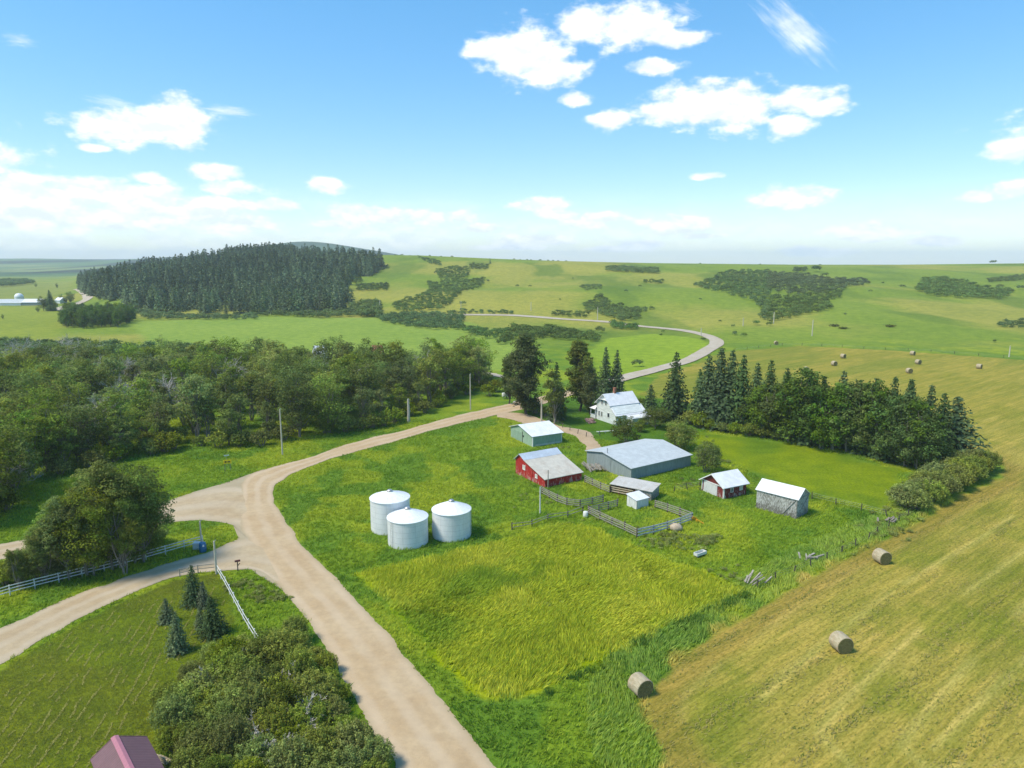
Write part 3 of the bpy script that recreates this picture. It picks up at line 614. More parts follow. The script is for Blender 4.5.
for yy in (d*.02, d*.22): window(t, 'l', yy, 4.9, .55, 1.1, w/2, d/2)
b = MB(); V = [(-w/2, -d*.1, 5.75), (-w/2, d*.34, 5.75), (-w/2 - .7, -d*.1, 5.5), (-w/2 - .7, d*.34, 5.5)]
slab([(-d*.08, 5.72), (d*.34, 5.72)], -w/2 - .55, -w/2 - .01, .08, b); b.build('awning', M['white_roof'], t)
for yy in (d*.22, d*.36): window(t, 'l', yy, 1.75, .5, 1.25, w/2, d/2)
window(t, 'l', -d*.12, 2.0, .8, 1.1, w/2, d/2, mull=False)
# porch on the far left side
b = MB(); b.box(-w/2 + 1.4, d/2 + 1.05, 2.55, 3.6, 2.5, .1); b.add([(-w/2 - .6, d/2 - .1, 2.62), (-w/2 + 3.4, d/2 - .1, 2.62), (-w/2 + 3.4, d/2 + 2.5, 2.62), (-w/2 - .6, d/2 + 2.5, 2.62), (-w/2 + .4, d/2 - .1, 3.9), (-w/2 + 2.4, d/2 - .1, 3.9)], [(0, 3, 4, 4), (3, 2, 5, 4), (2, 1, 5, 5)]); pr = b.build('porch_roof', M['white_roof'], t)
b = MB(); [b.box(-w/2 - .25 + i * 1.7, d/2 + 2.2, 1.3, .13, .13, 2.5) for i in range(3)]; b.box(-w/2 - .25, d/2 + .2, 1.3, .13, .13, 2.5); b.build('porch_post', M['trim'], t)
b = MB(); b.box(-w/2 + 1.4, d/2 + 2.2, .6, 3.4, .08, .9); b.box(-w/2 - .25, d/2 + 1.2, .6, .08, 2.0, .9); b.build('porch_rail', M['whitesiding'], t)
b = MB(); b.box(-w/2 + 1.4, d/2 + 1.1, .1, 3.6, 2.4, .2); b.build('porch_floor', M['rail_grey'], t)
# rear addition to the right, lower
b = MB(); b.box(w*.16, -d/2 - 1.3, 1.0, w*.62, 2.6, 2.2); b.build('annex_wall', M['whitesiding'], t)
slab([(-d/2 - 2.9, 1.98), (-d/2 - .02, 2.36)], -w*.17, w*.5 + .2, .1, MB()).build('annex_roof', M['white_roof'], t)
b = MB(); rng = np.random.default_rng(5)
for i in range(46): b.box(rng.uniform(-1.8, 2.9), rng.uniform(-1, 1), rng.uniform(.05, .35), rng.uniform(.3, .8), rng.uniform(.3, .7), rng.uniform(.15, .4), 0, rng.uniform(0, 3), (rng.uniform(-.4, .4), rng.uniform(-.4, .4)))
g = G(591, 422); o = b.build('rock_garden', simple('reddish_stone', (.30, .19, .16), .95, .35, 3)); o.location = g; o.rotation_euler = (0, 0, fr[1] + 1.2); tag(o, 'low bed of reddish stones along the foot of the white farmhouse', 'rock bed')

# small red and white shed
fr = frame3((702.7,490),(723.5,499),(745,494)); w, d = fr[2], fr[3]
t, w, d, r, pts = building('shed', 'small shed with a white roof and dark red walls peeling to white', 'shed', fr, [(-d/2, 2.15), (0, 3.75), (d/2, 2.15)], 'redpeel', 'white_roof', .45)
b = MB(); V = [(-w/2 - .03, -d/2, 2.1), (-w/2 - .03, d/2, 2.1), (-w/2 - .03, 0, 3.7)]; b.add(V + [(x - .04, y, z) for x, y, z in V], [(0, 2, 1), (3, 4, 5)]); b.build('gable_boards', M['darkred'], t)
b = MB(); b.box(-w/2 - .08, 0, 2.07, .07, d + .2, .16); b.box(-w/2 - .05, -d/2 + .07, 1.0, .08, .14, 2.0); b.box(-w/2 + .06, -d/2 - .05, 1.0, .14, .08, 2.0); b.box(-w/2 - .05, d/2 - .07, 1.0, .08, .14, 2.0)
b.beam((-w/2 - .5, -d/2 - .36, 1.93), (-w/2 - .5, 0, 3.74), .06, .16); b.beam((-w/2 - .5, d/2 + .36, 1.93), (-w/2 - .5, 0, 3.74), .06, .16); b.build('trim', M['trim'], t)
b = MB(); b.box(-w/2 - .06, d*.10, .98, .06, d*.62, 1.9); b.build('door', boardmat('bare_white_door', (.60, .60, .56), (.33, .31, .28), .45), t)
window(t, 'f', -w*.15, 1.35, .5, .7, w/2, d/2); window(t, 'f', w*.26, 1.35, .6, .6, w/2, d/2, 'trim', 'cream')
b = MB(); b.box(w*.30, -.9, 2.95, .3, .3, .35); b.build('roof_vent', M['metal'], r)

# tall narrow weathered granary
A_, B_, C_ = G(755.8,508)[:2], G(796.4,519)[:2], G(810,513.7)[:2]
dl = A_ - B_; L0 = np.linalg.norm(dl); ang = math.atan2(dl[1], dl[0]); W0 = 4.0; ex = dl / L0; ey = np.array([-ex[1], ex[0]])
if (C_ - B_) @ ey < 0: ey = -ey
cen = B_ + ex * L0 / 2 + ey * W0 / 2; a_ = math.atan2(-ex[1], -ex[0])   # local x runs toward the visible gable
prof = [(-W0/2, 3.25), (0, 4.55), (W0/2, 3.25)]
t, w, d, r, pts = building('granary', 'narrow shed of weathered whitewashed boards with a white metal roof', 'shed', (cen, a_, L0, W0), prof, 'greywood', 'white_roof', .22, .08)
b = MB(); 
for (p, q) in (((L0/2 + .04, -W0/2, .3), (L0/2 + .04, W0/2, 3.1)), ((L0/2 + .04, W0/2, .3), (L0/2 + .04, 0, 1.8)), ((L0/2 + .04, -W0/2, 3.2), (L0/2 + .04, W0/2, 3.2))): b.beam(p, q, .05, .14)
for (p, q) in (((L0/2 - .3, -W0/2 - .04, 3.0), (L0/2 - 2.2, -W0/2 - .04, .4)), ((L0/2 - .1, -W0/2 - .04, .2), (L0/2 - .1, -W0/2 - .04, 3.2))): b.beam(p, q, .14, .05)
b.build('brace_boards', simple('grey_brace', (.26, .25, .22), .9, .3), t)

# corral sheds
fr = frame3((625,506),(636.5,509.5),(650,507)); w, d = fr[2], fr[3]
t, w, d, r, pts = building('shed', 'tiny white box shed with a flat white roof inside the corral', 'shed', fr, [(-d/2, 1.5), (d/2, 1.95)], 'whitepanel', 'white_roof', .14, .07)
b = MB(); b.box(-w/2 + .04, -d/2 - .02, .8, .09, .05, 1.5); b.build('trim', M['rail_grey'], t)
pA, pB = G(611, 493)[:2], G(651, 501)[:2]; dd = pB - pA; L1 = np.linalg.norm(dd); a1 = math.atan2(dd[1], dd[0]); n_ = np.array([-dd[1], dd[0]]) / L1; W1 = 3.4
cen = (pA + pB) / 2 + n_ * W1 / 2; t = thing('animal_shelter', 'long low open-fronted shelter with a weathered tin roof beside the corral', 'shelter', (cen[0], cen[1], tz(*cen)), a1)
slab([(-W1/2 - .3, 1.75), (W1/2 + .2, 2.2)], -L1/2 - .2, L1/2 + .3, .08, MB()).build('roof', M['rust_roof'], t)
b = MB(); b.box(0, W1/2, .95, L1, .1, 1.95); b.box(-L1/2, 0, .9, .1, W1, 1.7); b.box(L1/2, 0, .9, .1, W1, 1.7); b.box(L1*.30, -W1/2, .85, L1*.4, .08, 1.65); b.build('wall', M['greywood'], t)
b = MB(); [b.box(-L1/2 + i * L1 * .6 / 3, -W1/2, .8, .15, .15, 1.7) for i in range(4)]; b.build('post', M['darkred'], t)
b = MB(); [b.box(-L1*.22, -W1/2 - .1, z, L1*.56, .06, .17) for z in (.45, .85, 1.22)]; b.build('front_rail', M['tan_plank'], t)

# garden shed with maroon roof at the lower edge
def corner_on(px, py, z):
    d_ = raydir(px, py); k = (z - H) / d_[2]; return np.array([d_[0] * k, d_[1] * k])
R1, R2 = corner_on(114.5, 736, 4.0), corner_on(131, 770, 4.0); ax = (R1 - R2) / np.linalg.norm(R1 - R2); e_l = corner_on(88, 754, 2.9); e_r = corner_on(145, 732.5, 2.9)
ay = np.array([-ax[1], ax[0]]); Wl = abs((e_l - R1) @ ay); Wr = abs((e_r - R1) @ ay); Lr = 8.0; cen = R1 - ax * Lr / 2
a_ = math.atan2(ax[1], ax[0]); Wl_, Wr_ = Wl, Wr
t = thing('cabin', 'small building with a ribbed maroon metal roof and a pink ridge cap', 'shed', (cen[0], cen[1], 0), a_)
shell(Lr - .5, [(-Wr_ + .3, 2.8), (0, 3.85), (Wl_ - .3, 2.8)]).build('wall', M['cream'], t)
r = slab([(-Wr_, 2.86), (0, 4.0), (Wl_, 2.86)], -Lr/2, Lr/2, .08, MB()).build('roof', M['maroon_roof'], t)
b = MB(); slab([(-.27, 3.95), (0, 4.045), (.27, 3.95)], -Lr/2 - .02, Lr/2 + .02, .03, b); b.build('ridge_cap', simple('pink_ridge_cap', (.40, .16, .19), .5, .08), r)
# trim along the eave ends
b = MB(); b.beam((Lr/2 + .01, -Wr_, 2.82), (Lr/2 + .01, 0, 3.96), .05, .12); b.beam((Lr/2 + .01, Wl_, 2.82), (Lr/2 + .01, 0, 3.96), .05, .12); b.build('barge_board', M['maroon_roof'], t)
# wooden bench beside it
g = G(164, 764); t = thing('garden_bench', 'small weathered yellow-brown wooden bench beside the maroon-roofed shed', 'bench', tuple(g), a_ + .4)
b = MB(); [b.box(0, -.2 + i * .16, .45, 1.5, .13, .05) for i in range(4)]; b.build('seat', M['tan_plank'], t)
b = MB(); [b.box(0, .36, .65 + i * .17, 1.5, .05, .13) for i in range(3)]; b.build('backrest', M['tan_plank'], t)
for x in (-.65, .65): b = MB(); b.box(x, -.2, .22, .08, .08, .44); b.box(x, .36, .5, .08, .08, 1.0); b.build('leg', M['tan_plank'], t)

# ------------------------------------------------------------------ grain bins
def bin_mat():
    m, nt, b = mat('white_bin_steel', .45, .35); tc = nt.nodes.new('ShaderNodeTexCoord'); s = nt.nodes.new('ShaderNodeSeparateXYZ'); nt.links.new(tc.outputs['Object'], s.inputs[0])
    n = tnoise(nt, .7, 5, .7, (1, 1, .5)); n2 = tnoise(nt, 2.5, 5, .7, (2, 2, .15)); col = mixc(nt, mr(nt, n, .35, .7), (.66, .67, .665), (.76, .77, .76)); col = mixc(nt, mth(nt, 'MULTIPLY', mr(nt, n2, .52, .75), .35), col, (.50, .50, .47))
    ring = mth(nt, 'LESS_THAN', mth(nt, 'FRACT', mth(nt, 'DIVIDE', s.outputs[2], .82)), .05)
    ang = mth(nt, 'ARCTAN2', s.outputs[1], s.outputs[0]); vert = mth(nt, 'LESS_THAN', mth(nt, 'FRACT', mth(nt, 'MULTIPLY', ang, 10 / 6.2832)), .018)
    col = mixc(nt, mth(nt, 'MULTIPLY', mth(nt, 'MAXIMUM', ring, vert), .45), col, (.30, .31, .31))
    col = mixc(nt, mr(nt, mth(nt, 'ADD', s.outputs[2], mth(nt, 'MULTIPLY', n2, .5)), .55, .2, 0, .45), col, (.33, .33, .27))
    w = mth(nt, 'SINE', mth(nt, 'MULTIPLY', s.outputs[2], 62)); nt.links.new(col, b.inputs['Base Color']); bump(nt, b, w, .25, .015); return m
M['bin'] = bin_mat(); M['binroof'] = simple('white_bin_roof', (.76, .77, .76), .45, .05, 2)
def grain_bin(px, base, eave, apex, halfw, label, seed):
    f = G(px, base); r = 1.0
    for _ in range(6):
        c = f[:2] + f[:2] / np.linalg.norm(f[:2]) * r; dist = math.hypot(c[0], c[1]); depth = c[1] * math.cos(PITCH) + H * .85 * math.sin(PITCH); r = halfw / FPX * depth
    c = f[:2] + f[:2] / np.linalg.norm(f[:2]) * r; ze = zrow(f, eave); za = zrow(c, apex)
    t = thing('grain_bin', label, 'grain bin', (c[0], c[1], 0), seed, 'white grain bins in the roadside meadow')
    MB().lathe([(0, -.2), (r, -.2), (r, .0), (r, ze)], 40).build('wall', M['bin'], t).data.polygons.foreach_set('use_smooth', [True] * 120)
    o = MB(); o.lathe([(r + .09, ze - .09), (r + .09, ze), (.35, za - .12)], 40); o.lathe([(r + .09, ze - .09), (r - .05, ze - .09)], 40)
    for k in range(20):
        w = 2 * math.pi * k / 20; o.beam(((r + .08) * math.cos(w), (r + .08) * math.sin(w), ze + .02), (.36 * math.cos(w), .36 * math.sin(w), za - .12), .03, .03)
    ro = o.build('roof', M['binroof'], t)
    MB().lathe([(.40, za - .22), (.40, za + .05), (.28, za + .16), (0, za + .18)], 16).build('vent_cap', M['metal'], ro)
    b = MB(); w = -1.2; b.box((r + .03) * math.cos(w), (r + .03) * math.sin(w), 1.1, .08, .7, 1.2, 0, w); b.build('hatch', M['binroof'], t)
    b = MB(); w = 1.9
    for s_ in (-.2, .2): b.tube([((r + .12) * math.cos(w) - s_ * math.sin(w), (r + .12) * math.sin(w) + s_ * math.cos(w), z) for z in (.3, ze)], .02, 5)
    for z in np.arange(.5, ze, .35): b.tube([((r + .12) * math.cos(w) - s_ * math.sin(w), (r + .12) * math.sin(w) + s_ * math.cos(w), z) for s_ in (-.2, .2)], .015, 4)
    b.build('ladder', M['metal'], t); return c, r
BINS = [grain_bin(391, 535.5, 503.5, 490.5, 19.6, 'white grain bin partly hidden behind another, nearest the gravel road bend', .3),
        grain_bin(408.5, 550, 523.5, 508, 20.2, 'white grain bin standing in front of another and overlapping it', 2.1),
        grain_bin(452, 542.5, 515.5, 500.5, 19.4, 'white grain bin standing alone to the right of the overlapping pair', 4.2)]

# ------------------------------------------------------------------ hay bales
def bale_mats():
    m, nt, b = mat('net_wrap_straw', .9, .15); tc = nt.nodes.new('ShaderNodeTexCoord'); s = nt.nodes.new('ShaderNodeSeparateXYZ'); nt.links.new(tc.outputs['Object'], s.inputs[0])
    n = tnoise(nt, 3, 6, .75, (.5, 2, 2)); n2 = tnoise(nt, .9, 3, .6, (3, .6, .6)); col = mixc(nt, mr(nt, n, .3, .7), (.30, .245, .145), (.48, .42, .29)); col = mixc(nt, mth(nt, 'MULTIPLY', mr(nt, n2, .52, .62), .55), col, (.52, .33, .22))
    nt.links.new(col, b.inputs['Base Color']); bump(nt, b, n, .6, .05)
    m2, nt, b = mat('bale_end_straw', .95, .1); tc = nt.nodes.new('ShaderNodeTexCoord'); s = nt.nodes.new('ShaderNodeSeparateXYZ'); nt.links.new(tc.outputs['Object'], s.inputs[0])
    n = tnoise(nt, 5, 6, .8); rr = mth(nt, 'SQRT', mth(nt, 'ADD', mth(nt, 'POWER', s.outputs[1], 2), mth(nt, 'POWER', mth(nt, 'SUBTRACT', s.outputs[2], .93), 2)))
    w = mth(nt, 'SINE', mth(nt, 'ADD', mth(nt, 'MULTIPLY', rr, 38), mth(nt, 'MULTIPLY', n, 4))); col = mixc(nt, mr(nt, n, .3, .7), (.13, .12, .045), (.26, .23, .10)); col = mixc(nt, mr(nt, w, -1, 1, 0, .35), col, (.07, .065, .028)); nt.links.new(col, b.inputs['Base Color']); bump(nt, b, w, .4, .04)
    return [m, m2]
BM = bale_mats()
def make_bale(loc, rz, label, group, r=.93, L=1.55, seed=0):
    rng = np.random.default_rng(seed); t = thing('hay_bale', label, 'hay bale', loc, rz, group); n = 44
    xs = [-.5, -.485, -.44, -.2, 0, .2, .44, .485, .5]; rs = [.93, .975, 1, 1.0, 1.005, 1.0, 1, .975, .93]
    V = []; F = []; wob = 1 + .012 * rng.normal(size=n); flat = .93
    for x, k in zip(xs, rs):
        for i in range(n):
            a = 2 * math.pi * i / n; q = r * k * wob[i]; z = r + q * math.sin(a); V.append((x * L, q * math.cos(a) * 1.02, max(z, .05)))
    for j in range(len(xs) - 1): F += [(j*n+i, j*n+(i+1)%n, (j+1)*n+(i+1)%n, (j+1)*n+i) for i in range(n)]
    mb = MB(); mb.add(V, F); o = mb.build('net_wrap', BM[0], t, True)
    for sgn in (-1, 1):
        e = MB()
        V = [(sgn * L * .5, 0, r)]; rings = [.3, .6, .88, .935]
        for q in rings:
            for i in range(n): a = 2 * math.pi * i / n; V.append((sgn * L * (.5 + (.01 if q < .9 else 0) * rng.random()), r * q * math.cos(a) * 1.02, max(r + r * q * math.sin(a), .05)))
        e.add(V, [(0, 1 + i, 1 + (i+1)%n) for i in range(n)]); e.add(V, [(1+j*n+i, 1+j*n+(i+1)%n, 1+(j+1)*n+(i+1)%n, 1+(j+1)*n+i) for j in range(3) for i in range(n)])
        e.build('straw_end', BM[1], t)
    return t
bd = [(640, 699, 'round hay bale at the ragged edge of uncut grass, nearest the camera', 2.03), (840, 654, 'round hay bale out on the mown field, right of the two lower ones', 1.74), (881, 565, 'round hay bale near the sagging pasture fence, highest of the three near bales', 1.78)]
for i, (x, y, lb, rz) in enumerate(bd):
    g = G(x, y); gg = g[:2] + g[:2] / np.linalg.norm(g[:2]) * .8; make_bale((gg[0], gg[1], tz(*gg) - .03), rz, lb, 'round hay bales on the mown field', seed=i)
far_bales = [(776,344,'farthest left one, near the road bend'),(843,357.5,'just below the field-edge line, left of a lower bale'),(834,365,'the lower of two close distant bales left of centre'),(806,371,'just above the treetops of the windbreak'),(912.5,354.5,'highest of three clustered bales'),(918,363.5,'middle of three clustered bales'),(909,372.5,'lowest of three clustered bales'),(979,368,'the farthest right in the mown field')]
for i, (x, y, s_) in enumerate(far_bales):
    g = G(x, y + .8); make_bale(tuple(g), 1.5 + .8 * ((i * 37) % 10) / 10, 'distant round hay bale, ' + s_, 'round hay bales on the mown field', .95, 1.6, 20 + i)
for i, (x, y) in enumerate([(834.5,326.5),(843,329),(890,327)]): # small dark mounds on the slope
    g = G(x, y); b = MB(); rng = np.random.default_rng(i); b.leaves(rng.normal(size=(160, 3)) * (1.2, .9, .35) + (0, 0, .6), rng.normal(size=(160, 3)), .9, rng, np.tile((1.1, .8, .6), (160, 1)) * rng.uniform(.6, 1.2, (160, 1))); o = b.build('brush_clump', M['leaf_h']); o.location = g; tag(o, ['small brown brush clump on the slope, left of a similar one', 'small brown brush clump on the slope, right of a similar one', 'small brown brush clump alone on the open slope'][i], 'brush clump', 'brush clumps on the open slope')

# ------------------------------------------------------------------ fences
def fence(name, label, pts, ph, rails, spacing, pm, rm, pw=.14, rw=.05, rh=.14, wire=False, group=None, lean=0, seed=0, cat='fence', jit=0.):
    rng = np.random.default_rng(seed); L_ = np.array(pts); s = np.r_[0, np.cumsum(np.hypot(*np.diff(L_, axis=0).T))]; n = max(2, int(round(s[-1] / spacing)) + 1); u = np.linspace(0, s[-1], n)
    q = np.c_[np.interp(u, s, L_[:, 0]), np.interp(u, s, L_[:, 1])]; t = thing(name, label, cat, (q[0][0], q[0][1], tz(*q[0])), 0, group); o0 = np.array([q[0][0], q[0][1], tz(*q[0])])
    W = [np.array([a, b, tz(a, b)]) - o0 for a, b in q]; tops = []
    for i, p in enumerate(W):
        ln = rng.normal(size=2) * lean; h = ph * (1 + rng.normal() * .06 * (1 if lean else 0)); b = MB()
        d = W[min(i+1, n-1)] - W[max(i-1, 0)]; b.tube([p + (0, 0, -.2), p + (ln[0], ln[1], h)], [pw * .56, pw * .5], 6) ; b.build('post', M[pm], t); tops.append(ln)
    for z in rails:
        b = MB()
        for i in range(n - 1):
            a = W[i] + (tops[i][0] * z / ph, tops[i][1] * z / ph, z + rng.normal() * jit); c = W[i+1] + (tops[i+1][0] * z / ph, tops[i+1][1] * z / ph, z + rng.normal() * jit)
            dd = (c - a); nn = np.array([dd[1], -dd[0], 0]); nn /= np.linalg.norm(nn) + 1e-9; off = nn * (pw * .5 + rw * .5) * (1 if nn[1] < 0 else -1)
            b.beam(a + off, c + off, rw, rh) if not wire else b.tube([a, c], .012, 3, cap=False)
        b.build('wire' if wire else 'rail', M['metal'] if wire else M[rm], t)
    return t
fence('rail_fence', 'white three-rail fence along the near side of the driveway verge', P((-40,612),(0,598),(30,590),(70,580),(110,570),(150,559),(185,549),(203,544.5)), 1.35, (.5, .9, 1.28), 2.6, 'rail_white', 'rail_white', .14, .05, .11)
fence('rail_fence', 'white rail fence running down from the driveway mouth toward the shrubs', P((217,572),(226,587),(236,606),(246,625),(256,641),(262,650)), 1.3, (.62, 1.2), 2.6, 'rail_white', 'rail_white', .14, .05, .11)
fence('rail_fence', 'thin grey pole fence across the lawn corner by the driveway mouth', P((180,577),(198,573),(216,571)), 1.15, (.6, 1.05), 2.2, 'rail_grey', 'rail_grey', .12, .05, .07)
cf = dict(ph=1.45, rails=(.38, .72, 1.06, 1.36), spacing=2.3, pm='post_dark', rm='rail_grey', pw=.24, rw=.05, rh=.13, lean=.04, jit=.03, group='weathered corral fences')
fence('corral_fence', 'curved run of weathered corral fence sweeping out from the red barn corner', P((542,494),(550,498.5),(558,502.5),(568,506.5),(577,508),(586,507),(603,502.5)), seed=1, **cf)
fence('corral_fence', 'weathered plank fence between the red barn and the low shelter', P((585,482.5),(599.5,489.5),(610,493.5)), seed=2, **cf)
fence('corral_fence', 'short weathered fence run jutting into the corral left of the tiny white shed', P((617,507),(602,511.5),(589,514.5)), seed=3, **cf)
fence('corral_fence', 'weathered plank fence along the tall yellow-green grass, front left of the corral', P((588.5,514.5),(603,521.5),(620,529),(637,537.5)), seed=4, **{**cf, 'spacing': 3.0})
fence('corral_fence', 'pale plank fence along the front right side of the corral', P((637,537.5),(656,533.5),(673,528),(692,521)), seed=5, **{**cf, 'rails': (.45, .9, 1.32), 'spacing': 3.0, 'rh': .24, 'rm': 'rail_pale'})
fence('corral_fence', 'weathered plank fence along the back right side of the corral', P((692,521),(675,514.5),(655,508)), seed=6, **cf)
wf = dict(ph=1.15, rails=(.45, .8, 1.08), spacing=3.6, pm='post_dark', rm='metal', pw=.16, wire=True, lean=.12)
fence('pole_fence', 'sagging fence along the top of the yellow-green grass field, left of the corral', P((583,512.5),(566,518),(547,520.5),(530,527),(512,530)), 1.1, (.5, .95), 3.6, 'post_dark', 'rail_grey', .2, .05, .09, lean=.1, seed=9, jit=.06)
fence('wire_fence', 'wire fence on dark posts beyond the weathered granary, along the paddock', P((812,499),(826,502),(839,505.5),(863,511),(887,517)), seed=11, **wf)
fence('wire_fence', 'broken wire fence with leaning posts along the grass edge of the hay field', P((917,511),(904,519),(884,530),(867.5,541),(847,551),(822,562),(790,575),(757,588)), seed=12, **wf)
fence('wire_fence', 'wire fence beside the farm lane in front of the tall yard trees', P((520,409),(534,414),(545,419),(563,428),(585,437),(600,436)), seed=13, **wf)
fence('wire_fence', 'short wire fence on dark posts between the blue-grey shed and the red and white shed', P((674,492),(684,490.5),(700,487)), seed=14, **wf)
fence('wire_fence', 'wire fence along the foot of the open slope above the mown field', P((735,351),(780,345.5),(820,346),(870,349),(930,352),(1030,360)), seed=15, **{**wf, 'spacing': 9, 'ph': 1.3})

# ------------------------------------------------------------------ poles, signs, roadside things
def pole(px, base, top, label, group, arm=False, r=.15, m_='greypole', nm='utility_pole', cat='pole'):
    g = G(px, base); h = zrow(g, top) - g[2]; t = thing(nm, label, cat, tuple(g), .4, group); MB().tube([(0, 0, -.3), (0, 0, h * .5), (0, 0, h)], [r, r * .85, r * .7], 8).build('shaft', M[m_], t)
    if arm: b = MB(); b.beam((-.7, 0, h - .5), (.7, 0, h - .5), .1, .1); b.build('crossarm', M[m_], t)
    b = MB(); [b.lathe([(.05, h - .35 * k), (.06, h + .1 - .35 * k), (.02, h + .16 - .35 * k)], 8, 0, (.17, 0, 0)) for k in (0,)]; b.build('insulator', M['metal'], t); return t
ug = 'wooden utility poles along the road'
pole(282.5, 455, 409, 'bare utility pole on the far verge, in front of the wood at the road bend', ug, r=.17); pole(470.5, 410, 374, 'slim utility pole on the far verge where the wood ends', ug, r=.19)
pole(202, 549, 521, 'short pale pole beside the blue barrel at the grass island', ug, r=.14); pole(216.5, 574, 541, 'pale pole at the driveway mouth where the white rail fence starts', ug, r=.15)
pole(541.5, 422, 401, 'stout pale pole behind the green garage', ug, r=.26); pole(540, 514, 487, 'thin white pole in the grass in front of the red barn', ug, r=.13, m_='rail_white')
for x, b_, t_, l in ((380,310,300,'left of the pair on the middle hill foot'),(461,310,301,'above the hedge on the middle hill'),(531,311,302,'farthest left above the curving road'),(597.5,320,307,'beside the shrub thicket on the slope'),(701,336,328,'just left of the road bend'),(743,326,318,'by the shrubs right of the road bend'),(773.5,324,312,'at the lower edge of the wide dark thicket'),(812,336,320,'on the open slope below the wide thicket'),(1009,357,346,'at the right end of the field-edge line')):
    pole(x, b_, t_, 'tiny distant pole, ' + l, 'distant utility poles on the slope', False, .3)
# snag trunk at the wood edge, added with the trees
g = G(228, 471); t = thing('warning_sign', 'yellow rectangular sign with a black two-headed arrow in the verge grass', 'road sign', tuple(g), math.atan2(-g[0], g[1]) * .0 + .25)
yel = simple('sign_yellow', (.85, .60, .02), .5, .05); blk = simple('sign_black', (.02, .02, .02), .6, .1)
t.scale = (1.12,) * 3; t.location.z += .45; b = MB(); b.box(0, 0, 1.25, 1.35, .04, .68); p_ = b.build('sign_plate', yel, t)
b = MB(); b.box(0, -.03, 1.25, .5, .02, .10)
for s_ in (-1, 1): b.add([(s_ * .52, -.04, 1.25), (s_ * .2, -.04, 1.45), (s_ * .2, -.04, 1.05), (s_ * .52, -.022, 1.25), (s_ * .2, -.022, 1.45), (s_ * .2, -.022, 1.05)], [(0, 1, 2), (3, 5, 4)])
b.build('arrow', blk, p_)
for s_ in (-.45, .45): b = MB(); b.box(s_, .05, .35, .08, .06, 1.8); b.build('post', M['rail_grey'], t)
g = G(226, 467); t = thing('street_sign', 'small white street name blade on a post behind the yellow arrow sign', 'sign', tuple(g + (0, .6, 0)), .5)
b = MB(); b.box(0, 0, 2.2, .95, .03, .24); b.build('blade', M['trim'], t); b = MB(); b.tube([(0, 0, -.1), (0, 0, 2.3)], .035, 6); b.build('post', M['metal'], t)
g = G(203, 551.5); t = thing('barrel', 'bright blue plastic barrel beside the end of the white rail fence', 'barrel', tuple(g))
blue = simple('blue_plastic', (.02, .14, .28), .4, .1, 4, None, .4); MB().lathe([(0, 0), (.42, 0), (.46, .08), (.48, .45), (.5, .5), (.48, .55), (.48, .9), (.5, .95), (.46, 1.0), (.43, 1.25), (.38, 1.28)], 24).build('body', blue, t, True)
MB().lathe([(.40, 1.27), (.40, 1.31), (0, 1.31)], 24).build('lid', blue, t); b = MB(); b.box(.3, -.4, 1.02, .22, .06, .3, 0, .6); b.build('label_patch', M['trim'], t)
g = G(197.5, 549.5); b = MB(); b.box(0, 0, .55, .9, .7, .9); b.box(0, 0, 1.04, 1.0, .8, .08); [b.box(x, 0, .55, .05, .74, .85) for x in (-.44, 0, .44)]; o = b.build('newspaper_box', simple('grey_plastic', (.48, .52, .54), .5, .08)); o.location = g; tag(o, 'pale grey box set between the fence end and the blue barrel', 'box')
g = G(238, 571); t = thing('mailbox', 'dark mailbox on a post at the driveway mouth', 'mailbox', tuple(g), .5)
b = MB(); b.box(0, 0, .6, .12, .12, 1.3); b.beam((0, 0, .7), (.3, 0, 1.05), .08, .08); b.build('post', M['post_dark'], t)
b = MB(); V = [(x, .16 * math.cos(a), 1.32 + .16 * max(math.sin(a), -.0) * 1.4) for x in (-.32, .36) for a in np.linspace(0, math.pi, 9)]; b.add(V, [(i, i+1, i+10, i+9) for i in range(8)] + [(0, 8, 17, 9)]); b.add(V, [(0, i+1, i) for i in range(1, 8)] + [(9, 9+i, 10+i) for i in range(1, 8)]); bb_ = b.build('box', simple('dark_red_brown', (.10, .035, .03), .5, .1), t)
b = MB(); b.box(.2, -.19, 1.5, .04, .02, .24); b.build('flag', simple('flag_red', (.4, .03, .02), .5, .05), bb_)
# white fuel tank by the wood
g = G(505.5, 399); t = thing('storage_tank', 'small white tank on a stand at the wood edge beyond the road', 'tank', tuple(g), .3)
b = MB(); b.tube([(-1.0, 0, 1.25), (-.93, 0, 1.25), (.93, 0, 1.25), (1.0, 0, 1.25)], [.35, .68, .68, .35], 18); b.build('tank_body', M['trim'], t, True)
for x in (-.6, .6): b = MB(); b.box(x, -.4, .3, .1, .1, .7); b.box(x, .4, .3, .1, .1, .7); b.box(x, 0, .6, .1, .9, .08); b.build('stand', M['metal'], t)
